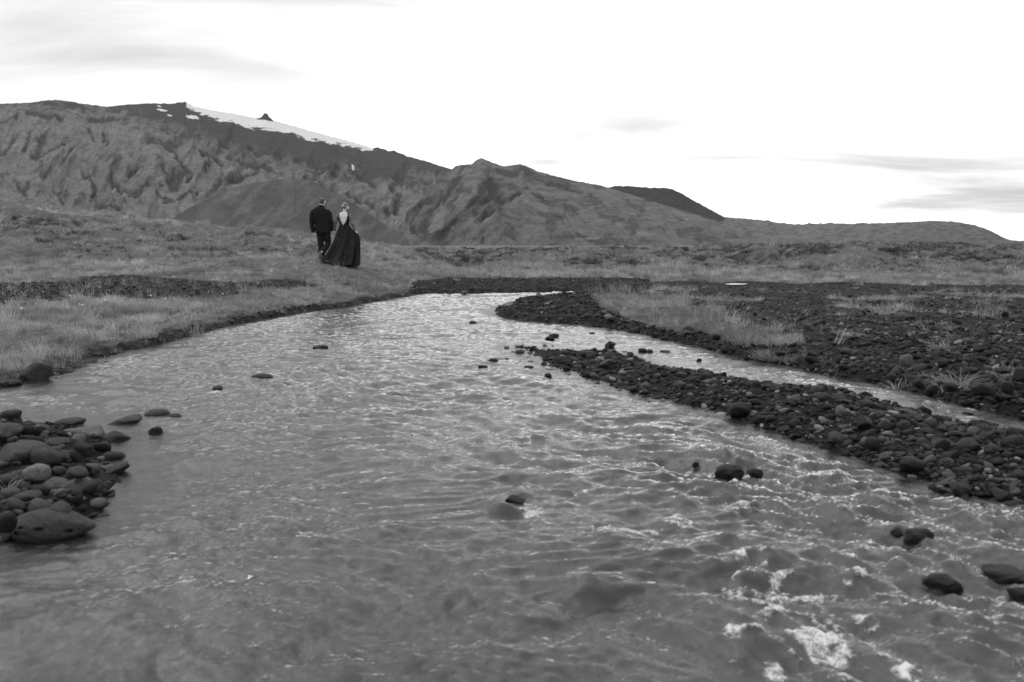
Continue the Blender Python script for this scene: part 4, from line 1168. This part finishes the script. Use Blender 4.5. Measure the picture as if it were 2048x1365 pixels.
# ------------------------------------------------------------------ single tussocks and flowers
def tussock(px, py, z, label, mat, n=90, h=.22, spread=.14, lean=1.2, seed=0, heads=0, width=.0035):
    p = on_z(px, py, z)[0]
    g = float(ground_z(np.array([p[0]]), np.array([p[1]]))[0])
    me = mesh_np('grass_tussock', *blades(n, h * .5, h, spread, lean, width, seg=4, heads=heads, seed=seed)); me.materials.append(mat)
    o = link('grass_tussock', me)
    o.location = (p[0], p[1], g - .01)
    tag(o, label, 'grass tussock', 'single grass tussocks')
for i, (px, py, z, lab, mat, n, h, sp, ln, hd) in enumerate([
    (1560, 676, .3, 'rounded grassy tussock overhanging the right bank above the side channel', M_MEADOW, 420, .16, .30, 1.3, 0),
    (1920, 732, .3, 'sprawling straw tussock on the right bank above the boulders', M_STRAW, 70, .26, .10, 1.6, 4),
    (1745, 716, .3, 'wiry straw tussock on the right bank edge left of the pale topped stone', M_MEADOW, 60, .2, .10, 1.6, 2),
    (1850, 722, .3, 'thin straw tussock right of the pale topped stone', M_MEADOW, 50, .2, .12, 1.6, 2),
    (2020, 762, .2, 'drooping straw tussock over the bank at the right picture edge', M_STRAW, 60, .34, .08, 1.9, 2),
    (385, 645, .2, 'tall seeding tussock leaning over the left bank', M_STRAW, 70, .55, .14, .6, 30),
    (175, 645, .2, 'pale seeding tussock near the left picture edge on the bank', M_STRAW, 60, .5, .12, .6, 22),
    (15, 650, .2, 'tall grass tussock cut by the left picture edge', M_STRAW, 70, .6, .14, .6, 26),
    (70, 880, .05, 'thin grass sprouting between the boulders of the left cluster', M_MEADOW, 50, .10, .05, 1.2, 0),
    (12, 990, .05, 'dry grass sprouting beside the left picture edge among the boulders', M_STRAW, 40, .13, .05, 1.2, 0),
    (1975, 640, .2, 'upright stalky tussock on the right field beside a dark rock', M_STRAW, 60, .5, .2, .4, 26),
    (1660, 700, .3, 'small straw tussock on the right bank right of the overhanging tussock', M_STRAW, 60, .22, .10, 1.6, 2),
    (1800, 738, .2, 'straw tuft hanging below the pale topped stone on the right bank', M_STRAW, 40, .2, .07, 1.9, 0),
    (1890, 752, .2, 'dry tuft hanging over mossy dark stones on the right bank', M_STRAW, 50, .2, .08, 1.9, 0),
    (1500, 688, .25, 'short grassy tussock on the right bank left of the overhanging tussock', M_MEADOW, 200, .16, .2, 1.3, 0),
    (290, 660, .2, 'leafy tussock on the left bank between the two seeding tussocks', M_MEADOW, 160, .22, .16, 1.2, 4),
    (90, 680, .15, 'low dark tussock on the left shore above the wedge-shaped stone', M_HEATH, 200, .16, .2, 1.2, 0),
    (1700, 620, .2, 'loose tussock on the far side of the right field', M_MEADOW, 120, .22, .25, 1.2, 0)]):
    tussock(px, py, z, lab, mat, n, h, sp, ln, 700 + i, hd)

M_PETAL = m_plain('white_petals', 0.75, 0.6, .2, .1)
M_STEM = m_plain('green_stem', 0.09)
def flower(px, py, label, r=.022):
    p = on_z(px, py, .35)[0]
    g = float(ground_z(np.array([p[0]]), np.array([p[1]]))[0])
    p = on_z(px, py, g + .16)[0]
    g = float(ground_z(np.array([p[0]]), np.array([p[1]]))[0])
    root = bpy.data.objects.new('wildflower', None); COL.objects.link(root); root.location = (p[0], p[1], g); root.empty_display_size = .05
    V, F = [], []
    for k in range(4):
        for j in range(5):
            a = j * 6.283 / 5; V.append((.0025 * math.cos(a) + .004 * k, .0025 * math.sin(a), .055 * k - .01))
    for k in range(3):
        for j in range(5):
            F.append((k * 5 + j, k * 5 + (j + 1) % 5, k * 5 + 5 + (j + 1) % 5, k * 5 + 5 + j))
    link('stem', mesh_np('stem', V, F), M_STEM, root)
    V, F = [(.012, 0, .155)], []
    for j in range(10):
        a = j * .6283; rr = r if j % 2 == 0 else r * .55
        V.append((.012 + rr * math.cos(a), rr * math.sin(a), .165 + (.006 if j % 2 else .012)))
    V.append((.012, 0, .178))
    for j in range(10):
        F.append((0, 1 + (j + 1) % 10, 1 + j)); F.append((11, 1 + j, 1 + (j + 1) % 10))
    link('flower_head', mesh_np('flower_head', V, F, False), M_PETAL, root)
    tag(root, label, 'flower', 'white wildflowers on the left bank')
for px, py, lab in ((162, 589, 'white flower at the near edge of the dark soil patch, left bank'), (209, 592, 'white flower right of another at the near edge of the dark soil patch'), (328, 575, 'white flower above the seeding tussock on the dark soil'),
                    (300, 584, 'white flower just left of the seeding tussock tips'), (545, 576, 'white flower right of centre on the left bank'), (444, 583, 'white flower alone right of the seeding tussock'),
                    (137, 568, 'white flower beyond the dark soil patch, left bank'), (155, 597, 'white flower nearest the left picture edge, in the grass'), (42, 615, 'white flower low in the grass by the left picture edge')):
    flower(px, py, lab)

# ------------------------------------------------------------------ the couple
def tube(path, radii, n=14, flat=None):
    """closed loft through path points; radii are r or (r_side, r_depth)"""
    P = [Vector(p) for p in path]
    V, F = [], []
    for i, p in enumerate(P):
        d = (P[min(i + 1, len(P) - 1)] - P[max(i - 1, 0)]).normalized()
        ref = Vector((0, 1, 0)) if abs(d.y) < 0.9 else Vector((0, 0, 1))
        s = d.cross(ref).normalized(); t = s.cross(d).normalized()
        r = radii[i]; ra, rb = (r, r) if isinstance(r, (int, float)) else r
        for k in range(n):
            a = 2 * math.pi * k / n
            V.append(p + s * ra * math.cos(a) + t * rb * math.sin(a))
    for i in range(len(P) - 1):
        for k in range(n):
            F.append((i * n + k, i * n + (k + 1) % n, (i + 1) * n + (k + 1) % n, (i + 1) * n + k))
    a, b = len(V), len(V) + 1
    V.append(P[0]); V.append(P[-1])
    for k in range(n):
        F.append((a, (k + 1) % n, k)); F.append((b, (len(P) - 1) * n + k, (len(P) - 1) * n + (k + 1) % n))
    return [tuple(v) for v in V], F
def ball(c, r, n=10):
    v, f = ico(3)
    return [tuple(np.array(c) + q * np.array(r)) for q in v], [tuple(int(j) for j in t) for t in f]
def fuse(name, parts, mat, parent=None, voxel=.012, smooth=4):
    V, F = [], []
    for v, f in parts:
        o = len(V); V += v; F += [tuple(i + o for i in q) for q in f]
    me = bpy.data.meshes.new(name); me.from_pydata(V, [], F); me.update()
    me.polygons.foreach_set('use_smooth', [True] * len(F))
    me.materials.append(mat)
    o = bpy.data.objects.new(name, me); COL.objects.link(o)
    if parent: o.parent = parent
    if voxel:
        m = o.modifiers.new('fuse', 'REMESH'); m.mode = 'VOXEL'; m.voxel_size = voxel; m.use_smooth_shade = True
        s = o.modifiers.new('soften', 'SMOOTH'); s.iterations = smooth; s.factor = .5
    return o
def hand(wrist, tip, palm_side, curl=.5):
    """palm, four unequal bent fingers and a thumb"""
    w, t = Vector(wrist), Vector(tip)
    d = (t - w); L_ = d.length; d.normalize()
    s = Vector(palm_side).normalized(); nrm = d.cross(s).normalized()
    parts = [tube([w, w + d * L_ * .25, w + d * L_ * .52], [(.026, .02), (.04, .017), (.040, .014)], 10)]
    for k, (off, ln) in enumerate(((-.03, .40), (-.010, .47), (.010, .44), (.03, .34))):
        b = w + d * L_ * .46 + s * off
        m1 = b + d * L_ * ln * .5 + nrm * L_ * .06 * curl
        m2 = b + d * L_ * ln * .85 + nrm * L_ * .25 * curl
        parts.append(tube([b, m1, m2], [.0095, .009, .0075], 8))
    b = w + d * L_ * .16 + s * -.026
    parts.append(tube([b, b + d * L_ * .18 - s * .022, b + d * L_ * .36 - s * .026], [.012, .0105, .008], 8))
    return parts
M_SKIN = m_plain('skin', 0.46, 0.5, .35, .06, 8)
M_SUIT = m_plain('black_wool', 0.010, 0.9, .12, .3, 60)
M_TROUSER = m_plain('black_trouser_wool', 0.012, 0.9, .12, .3, 60)
M_SHOE = m_plain('black_leather', 0.03, 0.45, .4)
M_SOLE = m_plain('shoe_sole', 0.09, 0.8)
M_HAIRD = m_plain('dark_hair', 0.03, 0.55, .4, .5, 90)
M_HAIRL = m_plain('light_brown_hair', 0.085, 0.5, .4, .45, 60)
def m_chiffon():
    m = Mat('black_chiffon', 0.7, .2)
    m.color(m.ramp(m.noise(6, 5, .6, stretch=(3, 3, .3)), [(.46, .002), (.62, .008), (.76, .05)]))  # stretched noise paints fold highlights into the colour as pale streaks
    return m.m
def m_lace():
    m = Mat('black_lace_over_skin', 0.75, .2)
    n = m.n('ShaderNodeTexVoronoi'); n.inputs['Scale'].default_value = 34
    m.l(m.tc.outputs['Object'], n.inputs['Vector'])
    m.color(m.ramp(n.outputs['Distance'], [(.15, .012), (.42, .03), (.62, .15)]))
    return m.m
M_CHIFFON, M_LACE = m_chiffon(), m_lace()

GYC = 24.1
mx, my = at_y(645.9, 522, GYC)[0][:2]
mzg = float(ground_z(np.array([mx]), np.array([my]))[0])
wx_, wy_ = at_y(692.0, 533, GYC)[0][:2]
wzg = float(ground_z(np.array([wx_]), np.array([wy_]))[0])

# --- the one in the suit
head = [ball((.03, .03, 1.755), (.078, .098, .112)), ball((.045, .085, 1.70), (.055, .05, .055)),
        tube([(.0, .0, 1.50), (.01, .01, 1.60), (.02, .02, 1.69)], [(.075, .07), (.062, .06), (.06, .062)]),
        tube([(.065, .12, 1.755), (.073, .142, 1.735), (.068, .125, 1.715)], [.010, .014, .012], 8),
        ball((.112, .015, 1.745), (.012, .022, .032)), ball((-.050, .03, 1.745), (.012, .022, .032))]
bodyp = head + [tube([(.03, 0, .88), (.02, 0, 1.05), (.0, 0, 1.25), (-.01, 0, 1.42), (-.01, 0, 1.53)], [(.16, .11), (.155, .105), (.17, .11), (.19, .11), (.10, .08)]),
                tube([(-.19, 0, 1.48), (-.28, -.03, 1.19), (-.27, .02, .87)], [.052, .044, .03]),
                tube([(.17, 0, 1.49), (.27, -.03, 1.2), (.325, .02, .935)], [.052, .044, .03]),
                tube([(-.07, 0, .93), (-.055, .03, .5), (-.02, .0, .09)], [.085, .055, .04]),
                tube([(.12, 0, .93), (.15, .06, .5), (.03, -.26, .26)], [.085, .055, .04])]
bodyp += hand((-.268, .02, .885), (-.235, .04, .71), (0, 1, 0), .6) + hand((.325, .02, .935), (.345, .03, .80), (0, 1, 0), .9)
person = fuse('person', bodyp, M_SKIN, None, .011)
person.location = (mx, my, mzg)
tag(person, 'person in a black suit seen from behind, walking away on the grass', 'person', 'couple walking hand in hand')
jk = [tube([(.035, 0, .83), (.035, 0, .90), (.03, 0, 1.05), (.01, 0, 1.22), (-.005, 0, 1.36), (-.015, 0, 1.46), (-.015, 0, 1.52), (-.012, .0, 1.565), (.0, .005, 1.605), (.008, .01, 1.655)],
           [(.225, .155), (.232, .158), (.232, .15), (.235, .145), (.25, .145), (.262, .135), (.245, .118), (.17, .1), (.095, .085), (.074, .078)], 28),
      tube([(-.235, 0, 1.505), (-.275, -.01, 1.40), (-.298, -.03, 1.2), (-.285, 0, 1.0), (-.268, .02, .845)], [.062, .077, .07, .062, .054], 16),
      tube([(.165, 0, 1.495), (.228, -.01, 1.42), (.275, -.03, 1.2), (.31, 0, 1.03), (.328, .02, .90)], [.062, .075, .068, .06, .052], 16)]
fuse('jacket', jk, M_SUIT, person, .012, 3)
tr = [tube([(.03, 0, .80), (.03, 0, .90), (.03, 0, 1.0)], [(.18, .13), (.19, .135), (.17, .12)], 20),
      tube([(-.06, 0, .90), (-.06, .02, .70), (-.058, .035, .5), (-.04, .01, .28), (-.02, -.01, .06)], [.118, .105, .088, .082, .085], 16),
      tube([(.125, 0, .90), (.145, .03, .70), (.155, .06, .52), (.11, -.09, .40), (.05, -.235, .27)], [.12, .108, .09, .084, .082], 16)]
fuse('trousers', tr, M_TROUSER, person, .012, 3)
def shoe(parent, heel, toe, up, side):
    h_, t_ = Vector(heel), Vector(toe); d = (t_ - h_).normalized(); u_ = Vector(up).normalized()
    Lh = (t_ - h_).length
    o = fuse('shoe', [tube([h_ - d * .02, h_ + d * Lh * .15 + u_ * .01, h_ + d * Lh * .5, h_ + d * Lh * .8, t_ + d * .01], [(.03, .035), (.038, .05), (.04, .04), (.044, .03), (.025, .02)], 14)], M_SHOE, parent, .008, 2)
    fuse('sole', [tube([h_ - d * .02 - u_ * .038, h_ + d * Lh * .2 - u_ * .042, h_ + d * Lh * .55 - u_ * .036, h_ + d * Lh * .85 - u_ * .026, t_ + d * .012 - u_ * .02],
                       [(.028, .012), (.038, .012), (.036, .009), (.046, .009), (.026, .007)], 14)], M_SOLE, o, 0)
shoe(person, (-.02, -.05, .055), (-.045, .2, .045), (0, 0, 1), 1)
shoe(person, (.0, -.33, .245), (.075, -.27, .015), (.1, 1, .25), 1)
hairp = [ball((.027, .018, 1.785), (.082, .096, .092)), ball((.024, -.025, 1.735), (.07, .055, .07))]
fuse('hair', hairp, M_HAIRD, person, .010, 2)
fuse('beard', [ball((.055, .095, 1.672), (.058, .05, .038))], M_HAIRD, person, .010, 1)
fuse('shirt_collar', [tube([(.012, .012, 1.645), (.016, .014, 1.672)], [(.07, .072), (.066, .07)], 18)], m_plain('white_shirt', .55), person, 0)

# --- the one in the gown
head = [ball((.025, .03, 1.745), (.074, .092, .108)), ball((.06, .085, 1.695), (.05, .045, .05)),
        tube([(-.02, .0, 1.50), (-.012, .005, 1.58), (.005, .015, 1.68)], [(.062, .058), (.048, .048), (.047, .05)]),
        tube([(.085, .115, 1.745), (.10, .132, 1.728), (.09, .118, 1.71)], [.009, .012, .010], 8),
        ball((.098, .02, 1.735), (.010, .018, .027))]
bodyp = head + [tube([(-.02, .02, .8), (-.02, .01, .95), (-.02, 0, 1.08), (-.02, 0, 1.19), (-.02, 0, 1.32), (-.02, 0, 1.44), (-.02, 0, 1.52), (-.02, 0, 1.565)], [(.16, .11), (.165, .11), (.14, .095), (.122, .085), (.138, .09), (.165, .088), (.165, .07), (.08, .055)], 24),
                tube([(-.175, 0, 1.515), (-.265, -.03, 1.27), (-.33, .01, 1.03)], [.042, .034, .024]),
                tube([(.135, 0, 1.515), (.215, -.06, 1.25), (.315, -.03, 1.02)], [.042, .034, .024]),
                tube([(-.09, .02, .85), (-.10, .05, .48), (-.10, .0, .08)], [.085, .055, .035]),
                tube([(.05, .02, .85), (.06, .0, .48), (.05, -.1, .08)], [.085, .055, .035])]
bodyp += hand((-.33, .01, 1.03), (-.345, .02, .90), (0, 1, 0), .9) + hand((.315, -.03, 1.02), (.36, .0, .93), (0, 1, 0), 1.0)
woman = fuse('person', bodyp, M_SKIN, None, .010)
woman.location = (wx_, wy_, wzg)
tag(woman, 'person in a long black gown with bare back and lace sleeves, lifting the skirt', 'person', 'couple walking hand in hand')
# bodice: a shell round the torso with a deep V left open at the back (towards -Y)
V, F = [], []
nn, rows_ = 48, 26
zs = np.linspace(1.10, 1.545, rows_)
rxs = np.interp(zs, [1.08, 1.19, 1.32, 1.44, 1.52, 1.565], [.148, .131, .147, .174, .178, .12])
rys = np.interp(zs, [1.08, 1.19, 1.32, 1.44, 1.52, 1.565], [.104, .094, .099, .097, .082, .065])
for z_, a_, b_ in zip(zs, rxs, rys):
    for k in range(nn):
        t = 2 * math.pi * k / nn
        V.append((-.02 + a_ * math.cos(t), b_ * math.sin(t), z_))
for i in range(rows_ - 1):
    for k in range(nn):
        xm = a_m = rxs[i] * math.cos(2 * math.pi * (k + .5) / nn)
        back = math.sin(2 * math.pi * (k + .5) / nn) < 0
        half = np.interp(zs[i], [1.185, 1.25, 1.35, 1.46, 1.56], [0, .055, .10, .128, .135])
        if back and zs[i] > 1.185 and abs(xm + .01) < half: continue
        if zs[i] > 1.49 and not back and abs(xm) < .07: continue
        F.append((i * nn + k, i * nn + (k + 1) % nn, (i + 1) * nn + (k + 1) % nn, (i + 1) * nn + k))
me = bpy.data.meshes.new('bodice'); me.from_pydata(V, [], F); me.update(); me.materials.append(M_CHIFFON)
me.polygons.foreach_set('use_smooth', [True] * len(F))
o = link('bodice', me, None, woman); m = o.modifiers.new('thick', 'SOLIDIFY'); m.thickness = .005; m.offset = 1
for pth, rad in (([(-.165, 0, 1.535), (-.195, -.01, 1.46), (-.272, -.03, 1.27), (-.31, -.01, 1.14), (-.328, .01, 1.06), (-.333, .012, 1.03)], [.05, .054, .044, .044, .05, .056]),
                 ([(.125, 0, 1.535), (.155, -.01, 1.46), (.222, -.06, 1.25), (.265, -.05, 1.14), (.305, -.035, 1.05), (.318, -.03, 1.02)], [.05, .056, .048, .044, .046, .05])):
    fuse('sleeve', [tube(pth, rad, 18)], M_LACE, woman, .010, 2)
# skirt: pleated cone, trailing to the left, gathered up at the lifting hand
V, F = [], []
nn, rows_ = 144, 44
for i in range(rows_):
    t = i / (rows_ - 1)
    z_ = 1.185 * (1 - t) + .0 * t
    xl = np.interp(z_, [0, .1, .3, .5, .75, .95, 1.1, 1.19], [-.70, -.64, -.53, -.44, -.33, -.25, -.185, -.155])
    xr = np.interp(z_, [0, .1, .3, .5, .75, .90, .97, 1.03, 1.1, 1.19], [.36, .37, .385, .395, .40, .37, .31, .22, .165, .115])
    dep = np.interp(z_, [0, .5, .95, 1.19], [.42, .30, .16, .098])
    cxm, rxm = (xl + xr) / 2, (xr - xl) / 2
    for k in range(nn):
        a = 2 * math.pi * k / nn
        pl = (math.sin(a * 12 + 1.6 * math.sin(a * 3 + t)) * .6 + math.sin(a * 8 + 2 + t * 1.2) * .5) * (.014 + .12 * t ** .8)
        f_ = 1 + pl / max(rxm, .12)
        zz_ = z_
        if t > .93: zz_ += .03 * math.sin(a * 5) * (t - .93) / .07
        yy_ = dep * math.sin(a) * f_ - .16 * t * t
        # the ground falls to the right: the hem follows it
        V.append((cxm + rxm * math.cos(a) * f_, yy_, zz_ + (.14 * max(0, -(cxm + rxm * math.cos(a)) - .1)) * t ** 4 * 2.0))
for i in range(rows_ - 1):
    for k in range(nn):
        F.append((i * nn + k, i * nn + (k + 1) % nn, (i + 1) * nn + (k + 1) % nn, (i + 1) * nn + k))
me = bpy.data.meshes.new('skirt'); me.from_pydata(V, [], F); me.update(); me.materials.append(M_CHIFFON)
me.polygons.foreach_set('use_smooth', [True] * len(F))
link('skirt', me, None, woman)
fuse('hair', [ball((.02, .012, 1.775), (.080, .090, .088)), ball((.0, -.045, 1.735), (.062, .05, .06)), ball((-.035, -.065, 1.70), (.03, .03, .028)), ball((.03, -.07, 1.705), (.036, .032, .03)), ball((.0, -.08, 1.72), (.04, .03, .03))], M_HAIRL, woman, .009, 1)
fuse('hair_comb', [ball((-.052, -.03, 1.775), (.012, .03, .012)), ball((-.06, -.05, 1.755), (.012, .015, .012))], m_plain('pearl_comb', .8, .3, .5), woman, 0)
